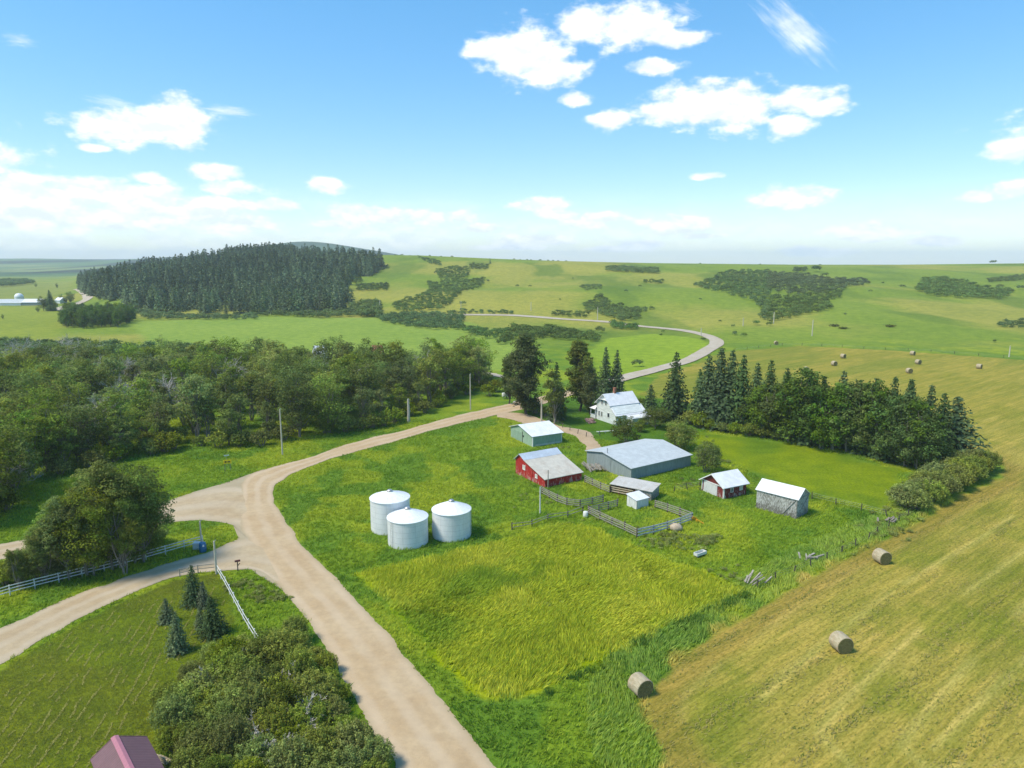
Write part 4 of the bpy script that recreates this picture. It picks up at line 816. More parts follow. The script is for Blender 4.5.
# tan car under the yard tree
g = G(521, 405.2); t = thing('parked_car', 'tan car half hidden under the tall yard tree at the road edge', 'car', tuple(g + (.0, .2, .06)), .08)
tan = simple('tan_car_paint', (.45, .38, .28), .35, .05, 2, None, .5)
def prism(mb, prof, y0, y1, inset=0):
    n = len(prof); V = [(x, y0, z) for x, z in prof] + [(x, y1, z) for x, z in prof]; mb.add(V, [(i, (i+1)%n, (i+1)%n + n, i + n) for i in range(n)]); c0 = [(sum(p[0] for p in prof)/n, y0, sum(p[1] for p in prof)/n)]; mb.add(V[:n] + c0, [((i+1)%n, i, n) for i in range(n)]); c1 = [(c0[0][0], y1, c0[0][2])]; mb.add(V[n:] + c1, [(i, (i+1)%n, n) for i in range(n)])
b = MB(); prism(b, [(-2.2, .35), (-2.25, .75), (-2.1, .95), (-1.3, 1.02), (1.0, 1.02), (2.0, .88), (2.2, .65), (2.2, .35)], -.85, .85); prism(b, [(-1.7, 1.02), (-1.25, 1.42), (.35, 1.45), (1.0, 1.02)], -.72, .72); b.build('body', tan, t)
b = MB(); prism(b, [(-1.5, 1.06), (-1.2, 1.37), (.32, 1.39), (.8, 1.06)], -.735, .735); b.build('window', M['glass'], t)
for x in (-1.4, 1.35):
    for y in (-.82, .82): wb = MB(); wb.tube([(x, y - .1, .33), (x, y + .1, .33)], .33, 16); wo = wb.build('wheel', blk, t); rb = MB(); rb.tube([(x, y - .11, .33), (x, y + .11, .33)], .18, 12); rb.build('rim', M['metal'], wo)
for y in (-.6, .6): hb_ = MB(); hb_.box(2.2, y, .72, .05, .3, .14); hb_.build('headlight', M['trim'], t)
# junk, boards and logs
def pile(name, label, px, py, n, L, m_, seed, spread=1.0, up=.0, rz=0, cat='wood pile', w=.18):
    rng = np.random.default_rng(seed); g = G(px, py); b = MB()
    for i in range(n):
        l = L * rng.uniform(.6, 1.1); a = rz + rng.normal() * .35; p = np.array([rng.normal() * spread, rng.normal() * spread * .5, .15 + rng.random() * .45]); e = p + np.array([math.cos(a) * l * math.cos(up), math.sin(a) * l * math.cos(up), l * math.sin(up) * rng.uniform(.6, 1.3)]); b.beam(p, e, w * rng.uniform(.7, 1.2), w * .5)
    o = b.build(name, M[m_]); o.location = g; return tag(o, label, cat)
pile('log_pile', 'leaning pile of grey broken posts at the corner of the tall grass field', 749, 586, 9, 1.9, 'rail_grey', 3, .6, .7, .6, w=.18)
pile('board_pile', 'small pile of pale boards lying in the pasture', 808, 561, 8, 1.8, 'rail_grey', 4, .5, .05, .5, w=.22)
pile('scrap_pile', 'weathered boards and scrap leaning along the left wall of the blue-grey shed', 600, 471, 26, 1.8, 'rail_grey', 5, 1.5, .5, 2.2, 'scrap pile', w=.35)
pile('scrap_pile', 'brown scrap heap against the leaning pasture fence', 889, 524, 9, 1.2, 'bark', 6, .7, .3, .5, 'scrap pile', w=.25)
g = G(700, 556); t = thing('water_trough', 'white trough lying in the pasture near the corner of the tall grass', 'trough', tuple(g), .6); b = MB(); b.box(0, 0, .3, 1.9, .7, .06); b.box(-.92, 0, .45, .06, .7, .4); b.box(.92, 0, .45, .06, .7, .4); b.box(0, -.34, .45, 1.9, .05, .4); b.box(0, .34, .45, 1.9, .05, .4); b.build('basin', M['rail_white'], t); b = MB(); b.box(-.7, 0, .12, .1, .6, .3); b.box(.7, 0, .12, .1, .6, .3); b.build('stand', M['rail_grey'], t)
g = G(676, 530.5); b = MB(); rng = np.random.default_rng(2)
V = []; nn = 14
for j in range(8):
    ph = math.pi * j / 7 - math.pi / 2
    for i in range(nn): a = 2 * math.pi * i / nn; k = 1 + .10 * math.sin(3 * a + j) + .05 * rng.normal(); V.append((.95 * math.cos(ph) * math.cos(a) * k, .75 * math.cos(ph) * math.sin(a) * k, .5 + .6 * math.sin(ph) * k))
b.add(V, [(j*nn+i, j*nn+(i+1)%nn, (j+1)*nn+(i+1)%nn, (j+1)*nn+i) for j in range(7) for i in range(nn)]); o = b.build('boulder', simple('tan_stone', (.42, .34, .24), .95, .2, 3), None, True); o.location = g; tag(o, 'rounded tan boulder against the front right side of the corral fence', 'boulder')
g = G(694, 522); b = MB(); b.box(0, 0, .6, .8, .1, .5, 0, .3, (.3, .5)); b.box(.3, .1, .3, .1, .9, .3, 0, .2); b.beam((.3, 0, .5), (1.3, -.9, .1), .1, .1); o = b.build('tarp_scrap', simple('orange_yellow', (.62, .30, .02), .7, .1)); o.location = g; tag(o, 'bright orange-yellow scrap at the right corner of the corral', 'scrap')
g = G(585.5, 517); b = MB(); b.lathe([(0, 0), (.38, 0), (.4, .1), (.4, .85), (.34, .92), (0, .93)], 18); o = b.build('bucket', M['rail_white'], None, True); o.location = g; tag(o, 'white drum beside the left corner of the corral', 'drum')
g = G(605, 433); t = thing('plank_bench', 'long white plank lying raised in the grass in front of the farmhouse', 'plank', tuple(g), .25); b = MB(); b.box(0, 0, .45, 4.2, .5, .08); b.build('plank', M['rail_white'], t); b = MB(); [b.box(x, 0, .2, .12, .4, .45) for x in (-1.5, 0, 1.5)]; b.build('support', M['rail_white'], t)

# ------------------------------------------------------------------ far farmstead on the left
def far_shed(label, px0, px1, base, hgt, depth, wallm, roofm, name='long_barn', gh=None):
    a = G(px0, base)[:2]; c = G(px1, base)[:2]; d_ = c - a; L_ = np.linalg.norm(d_); an = math.atan2(d_[1], d_[0]); n_ = np.array([-d_[1], d_[0]]) / L_; cen = (a + c) / 2 + n_ * depth / 2
    gh = gh or hgt + 2; return building(name, label, 'barn', (cen, an, L_, depth), [(-depth/2, hgt), (0, gh), (depth/2, hgt)], wallm, roofm, .5)[0]
far_shed('long low barn with a pale blue roof at the left edge of the far fields', -30, 21, 305.5, 2.4, 14, 'trim', 'blue_roof', gh=5.6)
far_shed('long grey barn with a pale roof, next to the blue-roofed one in the far fields', 22, 41, 305.5, 3.0, 11, 'bluegrey', 'white_roof', gh=5.8)
g = G(10, 301.5); t = thing('grain_silo', 'small white domed silo behind the long far barn', 'silo', (g[0], g[1] + 14, g[2])); MB().lathe([(4.2, 0), (4.2, 4.5)], 24).build('wall', M['bin'], t, True); MB().lathe([(4.2, 4.5), (3.6, 6.2), (2.2, 7.4), (0, 7.9)], 24).build('dome', M['binroof'], t, True)
far_shed('small white farmhouse among trees at the far left farmstead', 55, 60, 303.5, 3.0, 8, 'trim', 'white_roof', 'farmhouse', 5.5)
far_shed('small reddish shed at the bend of the far pale track', 88, 91, 290, 2.5, 8, 'darkred', 'old_tin', 'shed', 4.5)
# glimpses among the wood
far_shed('red-roofed cottage half hidden by the trees of the wood', 372, 380, 368, 4.5, 8, 'cream', 'redroof', 'cottage', 8.2)
far_shed('grey-roofed house half hidden by the trees of the wood', 313, 323, 366, 3.5, 8, 'trim', 'old_tin', 'house', 7.4)

# ------------------------------------------------------------------ vegetation prototypes
def rnd_dir(rng, n): v = rng.normal(size=(n, 3)); return v / np.linalg.norm(v, axis=1)[:, None]
def crown_clumps(rng, h, cw, base, nc, kind='round'):
    out = []
    while len(out) < nc:
        p = rng.uniform(-1, 1, 3); r = np.linalg.norm(p)
        if r > 1 or r < .35: continue
        z = p[2]; prof = 1.0
        if kind == 'tall': prof = .75 + .25 * math.cos(z * 2.2 + .5)
        if kind == 'cone': prof = 1.0 - .45 * max(z, 0)
        out.append((p[0] * cw / 2 * prof * .84, p[1] * cw / 2 * prof * .84, (base + h) / 2 + z * (h - base) / 2 * .88))
    return np.array(out)
def leafball(rng, mb, c, rad, n, leaf, tint, mat_=0, flat=.75):
    d = rnd_dir(rng, n); d[:, 2] = np.abs(d[:, 2]) * np.where(rng.random(n) < .72, 1, -1); r = rad * (.30 + .85 * rng.random(n) ** .75)[:, None]
    cen = c + d * r * (1, 1, flat); nor = d * .8 + rnd_dir(rng, n) * .55 + (0, 0, .35)
    k = tint * rng.uniform(.62, 1.4, (n, 1)); mb.leaves(cen, nor, leaf * rng.uniform(.7, 1.25, n), rng, k, mat_)
def make_tree(seed, h, cw, base=.25, nc=26, nl=90, leaf=.42, kind='round', stems=1, tr=.28, sparse=1.0):
    """returns (trunk builder, crown builder) for a broad-leaved tree of height h"""
    rng = np.random.default_rng(seed); cl = crown_clumps(rng, h, cw, h * base, nc, kind); ct = MB(); tk = MB(); lean = rng.normal(size=2) * .03 * h
    for i in range(stems):
        o = (rng.normal(size=2) * .35 * (stems > 1)); top = np.array([lean[0] + o[0] * 3, lean[1] + o[1] * 3, h * .78]); bot = np.array([o[0], o[1], -.3])
        pts = [bot + (top - bot) * t_ + np.r_[rng.normal(size=2) * .12 * h * .1, 0] for t_ in np.linspace(0, 1, 7)]; tk.tube(pts, np.linspace(tr, tr * .18, 7) / (stems ** .4), 7)
        mine = cl[i::stems]
        for c in mine:
            t_ = np.clip((c[2] / h) - .28 - .1 * rng.random(), .12, .72) / .78; s_ = bot + (top - bot) * t_; mid = (s_ + c) / 2 + (0, 0, -.06 * h * rng.random())
            tk.tube([s_, mid, c], [tr * .32, tr * .2, tr * .07], 4, cap=False)
    for c in cl:
        rad = cw * rng.uniform(.13, .215); tint = np.array([1, 1, 1]) * rng.uniform(.72, 1.25); tint = tint * np.array([rng.uniform(.88, 1.15), 1, rng.uniform(.8, 1.1)])
        leafball(rng, ct, c, rad, int(nl * sparse * rng.uniform(.7, 1.3)), leaf, tint)
        for q in range(3):
            c2 = c + rnd_dir(rng, 1)[0] * rad * 1.15; leafball(rng, ct, c2, rad * .42, int(nl * .22), leaf * .9, tint * rng.uniform(.85, 1.2))
    return tk, ct
def make_dead(seed, h, spread=.35, tr=.22, fine=True):
    rng = np.random.default_rng(seed); mb = MB()
    def grow(p, d, L_, r, lv):
        n = 4; pts = [p]
        for i in range(n): d = d + rng.normal(size=3) * .16; d /= np.linalg.norm(d); pts.append(pts[-1] + d * L_ / n)
        mb.tube(pts, np.linspace(r, r * .5, n + 1), 5 if lv < 2 else 3, cap=False)
        if lv < (4 if fine else 3):
            for k in range(4 if lv else 5):
                i = rng.integers(1, n + 1) if lv else rng.integers(2, n + 1); dd = d + rnd_dir(rng, 1)[0] * .85; dd[2] = abs(dd[2]) * .8 + .1; dd /= np.linalg.norm(dd); grow(pts[i], dd, L_ * rng.uniform(.45, .7), max(r * .5, .025), lv + 1)
    for s in range(3): grow(np.array([rng.normal() * .3, rng.normal() * .3, -.2]), np.array([rng.normal() * spread, rng.normal() * spread, 1]), h * .5, tr, 0)
    return mb
def make_spruce(seed, h, r0, levels=30, per=9, q=8, leaf=.55, full=.04, pw=.85, skirt=1.0):
    rng = np.random.default_rng(seed); tk = MB(); ct = MB(); tk.tube([(0, 0, -.3), (0, 0, h * .5), (0, 0, h * .97)], [h * .018 + .05, h * .011 + .03, .02], 7)
    C = []; Nn = []; S = []; K = []
    for i in range(levels):
        t_ = (i + rng.random() * .6) / levels; z = h * (full + (1 - full) * t_); R = r0 * (1 - t_) ** pw * rng.uniform(.82, 1.12) + .12; n = max(4, int(per * (1 - .45 * t_)))
        a0 = rng.random() * 6.28
        for k in range(n):
            a = a0 + 6.283 * k / n + rng.normal() * .18; Rb = R * rng.uniform(.75, 1.12); dr = np.array([math.cos(a), math.sin(a)]); tint = rng.uniform(.75, 1.25)
            m = max(3, int(q * (Rb / r0) + 2))
            for j in range(m):
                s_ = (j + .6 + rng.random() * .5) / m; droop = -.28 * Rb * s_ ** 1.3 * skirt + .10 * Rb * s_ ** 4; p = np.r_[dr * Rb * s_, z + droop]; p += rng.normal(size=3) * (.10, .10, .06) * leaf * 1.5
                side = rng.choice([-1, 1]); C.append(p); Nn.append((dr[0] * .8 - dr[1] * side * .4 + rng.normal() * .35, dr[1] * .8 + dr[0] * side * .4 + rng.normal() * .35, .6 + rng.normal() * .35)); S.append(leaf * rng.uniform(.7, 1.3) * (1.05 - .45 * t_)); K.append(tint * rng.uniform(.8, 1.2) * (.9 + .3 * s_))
    top = np.c_[rng.normal(size=(10, 2)) * .06, np.linspace(h * .93, h, 10)]; C += list(top); Nn += list(rng.normal(size=(10, 3))); S += [leaf * .4] * 10; K += [1.0] * 10
    ct.leaves(np.array(C), np.array(Nn), np.array(S), rng, np.array(K)[:, None] * (1, 1, 1), 0, .5); return tk, ct
def make_bush(seed, h, w, nc=9, nl=70, leaf=.3, stems=True):
    rng = np.random.default_rng(seed); mb = MB()
    for i in range(nc):
        a = rng.random() * 6.28; r = w / 2 * .72 * math.sqrt(rng.random()); z = h * (.35 + .4 * (1 - (r / (w / 2)) ** 2) * rng.uniform(.6, 1.1)); c = np.array([math.cos(a) * r, math.sin(a) * r, z]); tint = np.array([rng.uniform(.85, 1.2), 1, .95]) * rng.uniform(.7, 1.25)
        leafball(rng, mb, c, w * rng.uniform(.17, .27), nl, leaf, tint, 0, min(1.2, h / w * 1.1)); 
        if stems: mb.tube([(c[0] * .2, c[1] * .2, -.1), c * (.7, .7, .5), c], [.06, .045, .02], 4, 1, cap=False, col=(1, 1, 1))
    if stems:  # ragged shoots poking out of the outline
        n = nc * 7; d = rnd_dir(rng, n); d[:, 2] = abs(d[:, 2]); c = d * (w * .47, w * .47, h * .52) * rng.uniform(.85, 1.25, (n, 1)) + (0, 0, h * .46); 
        for k in range(n): leafball(rng, mb, c[k], w * .06, max(5, nl // 10), leaf * 1.0, np.array([1.15, 1.1, .85]) * rng.uniform(.8, 1.5), 0, 1.6)
    return mb

class Proto:
    """a tree kind: shared trunk and crown meshes placed as many separate trees"""
    def __init__(s, tk, ct, tm, cm, h): s.h = h; s.tk = tk.mesh('trunk', M[tm], True) if tk else None; s.ct = ct.mesh('crown', M[cm])
def plant(name, label, cat, proto, xy, h, group, sx=1.0, rz=None, rng=random, z=None):
    s = h / proto.h; zz = tz(*xy) if z is None else z; t = thing(name, label, cat, (xy[0], xy[1], zz - .05), rng.uniform(0, 6.28) if rz is None else rz, group); t.scale = (s * sx, s * sx, s)
    if proto.tk: o = bpy.data.objects.new('trunk', proto.tk); COL.objects.link(o); o.parent = t
    o = bpy.data.objects.new('crown', proto.ct); COL.objects.link(o); o.parent = t; return t
def one(name, label, cat, mesh, xy, sc_, group, rz=None, kind=None, sz=None):
    o = bpy.data.objects.new(name, mesh); COL.objects.link(o); o.location = (xy[0], xy[1], tz(*xy) - .05); o.rotation_euler = (0, 0, random.uniform(0, 6.28) if rz is None else rz); o.scale = (sc_, sc_, sz or sc_); return tag(o, label, cat, group, kind)
random.seed(11)
CW = [Proto(*make_tree(100 + i, 15, [9.5, 8.5, 10.5, 7.5, 9.0, 8.0][i], [.08, .10, .07, .10, .10, .2][i], [34, 28, 38, 26, 30, 20][i], 105, .44, ['round', 'tall', 'round', 'tall', 'cone', 'tall'][i], [1, 2, 2, 1, 3, 2][i], .3, [1, 1, 1, 1, .9, .6][i]), 'bark', 'leaf', 15) for i in range(6)]
WB = [Proto(*make_tree(200 + i, 11, [7, 6.2, 7.8][i], .04, [34, 28, 36][i], 110, .38, 'cone' if i == 1 else 'round', 2, .22), 'bark', 'leaf_b', 11) for i in range(3)]
YT = [Proto(*make_tree(230 + i, 22, [10.5, 8.5][i], .05, [80, 70][i], 130, .50, 'cone', 1, .38), 'darkbark', 'leaf_y', 22) for i in range(2)]
YL = Proto(*make_tree(240, 14, 5.5, .15, 26, 90, .40, 'tall', 1, .24, .8), 'bark', 'leaf_w', 14)
NEAR = [Proto(*make_tree(300 + i, 14, [8.5, 7.5, 6.5][i], [.10, .14, .2][i], [52, 46, 40][i], 260, .27, ['round', 'tall', 'round'][i], 3, .24), 'bark', 'leaf', 14) for i in range(3)]
SP = [Proto(*make_spruce(400 + i, 14, [3.7, 3.3, 4.1][i], 38, 13, 10, .82, .03, [.80, .72, .85][i]), 'darkbark', 'needle', 14) for i in range(3)]
SPB = Proto(*make_spruce(410, 4.2, 1.55, 32, 15, 10, .30, .03, .8), 'darkbark', 'needle_b', 4.2)
SPN = Proto(*make_spruce(411, 5.0, 2.05, 36, 15, 11, .34, .03, .75), 'darkbark', 'needle', 5.0)
SMALLT = [Proto(*make_tree(420 + i, 6.5, 6.2, .04, 24, 150, .27, 'round', 2, .14), 'bark', 'leaf_y' if i else 'leaf_bush', 6.5) for i in range(2)]
DEAD = [make_dead(500 + i, 11, .3, .2).mesh('dead_tree', M['deadwood']) for i in range(3)]
BU = [make_bush(600 + i, 3.0, 4.2, 12, 85, .36).mesh('shrub', [M['leaf_bush'], M['bark']]) for i in range(4)]
BUN = [make_bush(620 + i, 3.6, 4.4, 24, 170, .21).mesh('shrub', [M['leaf_w'] if i % 2 else M['leaf_bush'], M['bark']]) for i in range(5)]
BUROW = [make_bush(640 + i, 3.6, 5.0, 20, 150, .27).mesh('shrub', [M['leaf_w'], M['bark']]) for i in range(3)]
HB = [make_bush(660 + i, 3.4, 6.0, 9, 34, .62, False) for i in range(5)]; HBA = [b.arrays() for b in HB]; HBM = [b.mesh('shrub', M['leaf_h']) for b in HB]
def far_conifer(seed, h, r):
    tk, ct = make_spruce(seed, h, r, 12, 7, 2, 2.3, .06, .7); ct.tube([(0, 0, -.5), (0, 0, h * .3)], [.35, .3], 4, 0, cap=False, col=(.9, .7, .5)); return ct
FC = [far_conifer(700 + i, 16, [4.2, 3.6, 5.2, 4.6][i]) for i in range(4)]; FCM = [f.mesh('conifer_tree', M['needle_f']) for f in FC]; FCA = [f.arrays() for f in FC]

def gridscatter(poly, d, seed):
    rng = np.random.default_rng(seed); lo, hi = poly.min(0), poly.max(0); X, Y = np.meshgrid(np.arange(lo[0], hi[0], d), np.arange(lo[1], hi[1], d)); q = np.c_[X.ravel(), Y.ravel()] + rng.uniform(-.42, .42, (X.size, 2)) * d
    return list(q[sdist(q[:, 0], q[:, 1], poly) > 0])
def H_of(g, top): return zrow(g, top) - g[2]
# the wood along the creek
WOOD = P((-40,545),(0,530),(14,524),(30,490),(58,476),(100,468),(140,460),(150,447),(185,452),(215,449),(256,446),(300,438),(330,434),(372,430),(405,421),(432,410),(456,398),(480,390),(494,384),(488,378),(440,377),(380,380),(300,381),(220,379),(140,376),(60,375),(-60,376),(-120,420))
CLEAR = P((130,425),(165,412),(215,404),(215,416),(180,424),(150,434))
def scatter(poly, dmin, seed, n, avoid=(), margin=0):
    rng = np.random.default_rng(seed); lo, hi = poly.min(0), poly.max(0); out = []
    c = rng.uniform(lo, hi, (n, 2)); k = sdist(c[:, 0], c[:, 1], poly) > margin
    for a in avoid: k &= sdist(c[:, 0], c[:, 1], a) < 0
    for p in c[k]:
        if all((p[0]-q[0])**2 + (p[1]-q[1])**2 > dmin * dmin for q in out): out.append(p)
    return out
W = scatter(WOOD, 6.9, 5, 9000, [CLEAR], 1.5); W = sorted(W, key=lambda p: p[1])[:285]
for i, p in enumerate(W):
    pale = (fbm(p[0] / 22, p[1] / 22, 44, 2) > .56); h = random.uniform(11.5, 16.5) * (1.0 if p[0] < -45 or p[1] > 150 else .9)
    edge = sdist(p[0], p[1], WOOD) < 8 and p[1] < 190
    if edge: h *= .8
    k = random.choice([5, 5, 3]) if pale else random.choice([0, 1, 2, 2, 4, 3, 0])
    if random.random() < .045: one('dead_tree', 'bare grey dead tree standing among the green crowns of the wood', 'dead tree', random.choice(DEAD), p, h / 11 * .95, 'bare dead trees in the wood'); continue
    
    a_ = p[0] / p[1]; lb = ('thin-crowned pale-stemmed tree' if pale else 'leafy rounded tree') + (' at the far left' if a_ < -.55 else ' in the left half' if a_ < -.38 else ' in the right half' if a_ < -.2 else ' at the right end') + (' of the wood, front rows' if p[1] < 165 else ' of the wood, middle rows' if p[1] < 200 else ' of the wood, back rows')
    plant('deciduous_tree', lb, 'tree', CW[k], p, h, 'trees of the wood beside the road', random.uniform(1.0, 1.32))
# the standing-out trees of the wood: (x, base row, top row, proto, relative width, label)
for (x, b_, tp, k, sx, lb) in [(490,404,345,None,0,''),(198,440,362,5,.95,'pale thin tree with bare upper limbs at the front of the wood'),(470,385,336,1,.75,'tall dark tree at the right end of the wood'),(437,386,333,3,.85,'slender tall tree near the right end of the wood, left of the end one'),(455,384,340,5,.7,'thin bare-limbed tree near the right end of the wood'),(398,392,338,4,1.0,'tall thin-crowned grey-green tree in the right part of the wood'),(300,437,372,0,1.1,'broad green tree leaning over the road verge near the wood pole'),(330,433,372,2,1.1,'broad dark tree on the wood edge, right of another broad tree'),(-12,520,425,0,1.2,'large dark tree cut by the left edge of the picture, front of the wood'),(10,492,412,2,1.15,'broad tree near the left edge, right behind a bare dead tree'),(26,478,408,1,1.1,'tall tree near the left edge beside a small clearing'),(48,470,402,0,1.2,'round tree above the small clearing at the left'),(80,462,398,2,1.1,'wide tree left of the bright green front tree'),(118,455,388,4,1.0,'bright green tree at the front left of the wood, above the near clump')]:
    if k is None: continue
    g = G(x, b_); plant('deciduous_tree', lb, 'tree', CW[k], g[:2], H_of(g, tp), 'trees of the wood beside the road', sx)
for (x, b_, tp, lb) in [(4,498,436,'bare branching dead tree at the far left edge of the picture'),(115,400,352,'pale leafless tree rising from the middle of the wood'),(30,368,333,'bare pale tree at the back of the wood near the far fields'),(75,366,330,'bare pale tree at the back of the wood, left of the plantation block'),(186,425,366,'bare tree with twisted pale limbs near the clearing'),(445,385,350,'bare grey tree near the right end of the wood'),(62,420,372,'pale bare tree in the left part of the wood'),(150,392,350,'small pale bare crown in the middle of the wood'),(232,404,360,'bare pale crown right of the clearing'),(430,392,352,'bare grey tree left of a similar one near the right end of the wood'),(95,372,334,'bare pale tree at the back of the wood under the plantation block')]:
    g = G(x, b_); one('dead_tree', lb, 'dead tree', random.choice(DEAD), g[:2], H_of(g, tp) / 10.2, 'bare dead trees in the wood')
g = G(408.5, 422); b = MB(); b.tube([(0, 0, -.3), (.1, 0, 2), (.05, .1, H_of(g, 399))], [.42, .34, .26], 8); b.beam((.1, 0, 2.2), (.6, .1, 2.9), .12, .12); o = b.build('tree_snag', M['deadwood']); o.location = g; tag(o, 'grey broken tree trunk without branches at the wood edge near the road', 'snag')
sh = scatter(WOOD, 4.4, 8, 9000, [CLEAR]); edge_sh = sorted([p for p in sh if sdist(p[0], p[1], WOOD) < 7], key=lambda p: p[1])[:130]
for p in edge_sh: one('shrub', 'dark green undergrowth shrub at the edge of the wood' + (', far left' if p[0]/p[1] < -.5 else ', left half' if p[0]/p[1] < -.33 else ', right half' if p[0]/p[1] < -.17 else ', right end') + (' front' if p[1] < 170 else ' back'), 'shrub', random.choice(BU), p, random.uniform(.7, 1.15), 'undergrowth shrubs of the wood')
for (x, b_) in [(372,428),(384,426),(393,423),(362,430),(240,446),(262,446),(150,455),(165,452),(345,432),(425,413),(440,406),(497,392),(489,396)]:
    g = G(x, b_); one('shrub', 'bright rounded bush along the front of the wood by the verge', 'shrub', random.choice(BU), g[:2], random.uniform(.9, 1.3), 'bushes along the front of the wood')
# near trees by the white fence
NT = [(138,577,452,0,1.0),(112,583,456,1,1.0),(92,590,475,0,1.0),(70,594,488,2,.95),(126,588,490,2,.95),(44,598,520,2,1.0),(147,570,478,1,.8),(100,575,462,2,1.0),(60,580,496,1,.9),(20,604,545,2,.9)]
for i, (x, b_, tp, k, sx) in enumerate(NT):
    g = G(x, b_ - 14); plant('deciduous_tree', 'multi-stemmed tree behind the white rail fence, ' + ['its right-hand big crown', 'tall one left of its right-hand crown', 'the tall one at its centre', 'left of its centre', 'low front one by the right end', 'low one toward the left', 'small one at the far right', 'tall one just behind its centre', 'behind its left part', 'small one at its far left end'][i], 'tree', NEAR[k], g[:2], H_of(g, tp), 'clump of trees behind the white rail fence', sx)
for (x, b_, s_) in [(150,572,.9),(135,577,.8),(118,580,.9),(100,585,.9),(82,589,.9),(62,593,.8),(40,596,.9),(22,600,.8),(5,602,.9),(-15,600,1),(156,560,.8),(30,585,.8),(52,578,.8)]:
    g = G(x, b_ - 16); one('shrub', 'low shrub under the clump of trees behind the white rail fence', 'shrub', random.choice(BUN), g[:2], s_ * .9, 'shrubs under the near clump of trees')
# near shrub mass
SHR = P((196,668),(222,652),(262,650),(290,630),(312,640),(330,668),(352,705),(372,740),(392,775),(400,860),(200,900),(170,780),(150,740),(160,705))
pts = scatter(SHR, 2.05, 3, 6000, (), .7); print('near shrubs', len(pts))
for p in pts:
    e = sdist(p[0], p[1], SHR); one('shrub', 'bushy shrub of the dense roadside thicket, ' + ('on its lawn side' if p[0]/p[1] < -.36 else 'in its middle' if p[0]/p[1] < -.25 else 'on its gravel road side') + (', toward the young spruces' if p[1] > 56 else ', toward the maroon roof' if p[1] < 49 else ', halfway along'), 'shrub', random.choice(BUN), p, random.uniform(.62, .95) * (.75 + .25 * min(1, e / 3)), 'shrubs of the dense roadside thicket', sz=random.uniform(.6, 1.02) * (.7 + .3 * min(1, e / 3)))
TW = [make_dead(540 + i, 3.6, .5, .06).mesh('dead_shrub', M['deadwood']) for i in range(2)]
for (x, y) in [(215,700),(285,706),(255,748),(240,672),(300,728),(285,760)]: g = G(x, y); one('dead_shrub', 'grey leafless twiggy shrub in the dense roadside thicket', 'dead shrub', random.choice(TW), g[:2], 1.05, 'leafless shrubs in the roadside thicket')
# young spruces on the lawn
for (x, b_, tp, pr, lb, sx) in [(194,604,565,SPN,'dark green young spruce on the lawn, closest to the driveway mouth',.95),(204,607,581,SPB,'small blue-tinged spruce between two darker spruces on the lawn',1.0),(213,634,596,SPN,'broad dark green spruce on the lawn beside the thicket',1.25),(167,622,598,SPB,'small rounded bluish spruce standing alone on the lawn',1.35),(178,652,611,SPB,'silvery blue spruce, nearest the camera on the lawn',1.0),(201,628,605,SPB,'small bluish spruce tucked against the broad dark one',1.0)]:
    g = G(x, b_); plant('spruce_tree', lb, 'spruce', pr, g[:2], H_of(g, tp), 'young spruces on the lawn', sx * .8)
# yard trees
for (x, b_, tp, pr, lb, sx) in [(526,414,328,YT[0],'tall dark bushy tree beside the road, left of the farmhouse',1.05),(580,411,335,YT[1],'tall dark narrow tree just behind the farmhouse',1.05),(554,424,366,YL,'light green thin-crowned tree between two tall dark trees in the yard',1.15),
        (509,404,352,YT[1],'dark tree behind the tall roadside yard tree',.8),(590,414,362,YT[0],'lower dark tree tucked behind the farmhouse porch',.9)]:
    g = G(x, b_); plant('yard_tree', lb, 'tree', pr, g[:2], H_of(g, tp), 'tall trees of the farmyard', sx)
for (x, b_, tp, k, lb, sx) in [(605,402,347,0,'slender spruce behind the farmhouse, left of a matching one',.85),(616,402,350,1,'slender spruce behind the farmhouse roof, right of a matching one',.85),(674,419,352,0,'tall solitary spruce right of the farmhouse',1.05),(650,417,384,2,'short dark spruce just right of the farmhouse roof',1.35),(556,420,362,1,'thin spruce top showing among the yard trees',.8)]:
    g = G(x, b_); plant('spruce_tree', lb, 'spruce', SP[k], g[:2], H_of(g, tp), 'spruces around the farmhouse', sx)
for (x, b_, tp, k, lb, sx) in [(626,444,417,1,'round dark bush tree in front of the farmhouse',1.15),(655,428,408,1,'low wide dark bush right of the farmhouse',1.55),(679,449,421,0,'round leafy tree behind the blue-grey shed',1.2),(707,472,442,0,'small leafy tree at the right end of the blue-grey shed',.95),(640,432,420,0,'low bush at the farmhouse annex wall',1.2)]:
    g = G(x, b_); plant('small_tree', lb, 'tree', SMALLT[k], g[:2], H_of(g, tp), 'round small trees of the farmyard', sx)
for (x, b_) in [(536,413),(546,416),(558,417),(530,411),(690,424),(664,420),(700,427),(640,408),(605,408),(553,405)]:
    g = G(x, b_); one('shrub', 'dark shrub under the yard trees near the farmhouse', 'shrub', random.choice(BU), g[:2], random.uniform(.8, 1.1), 'shrubs under the yard trees')
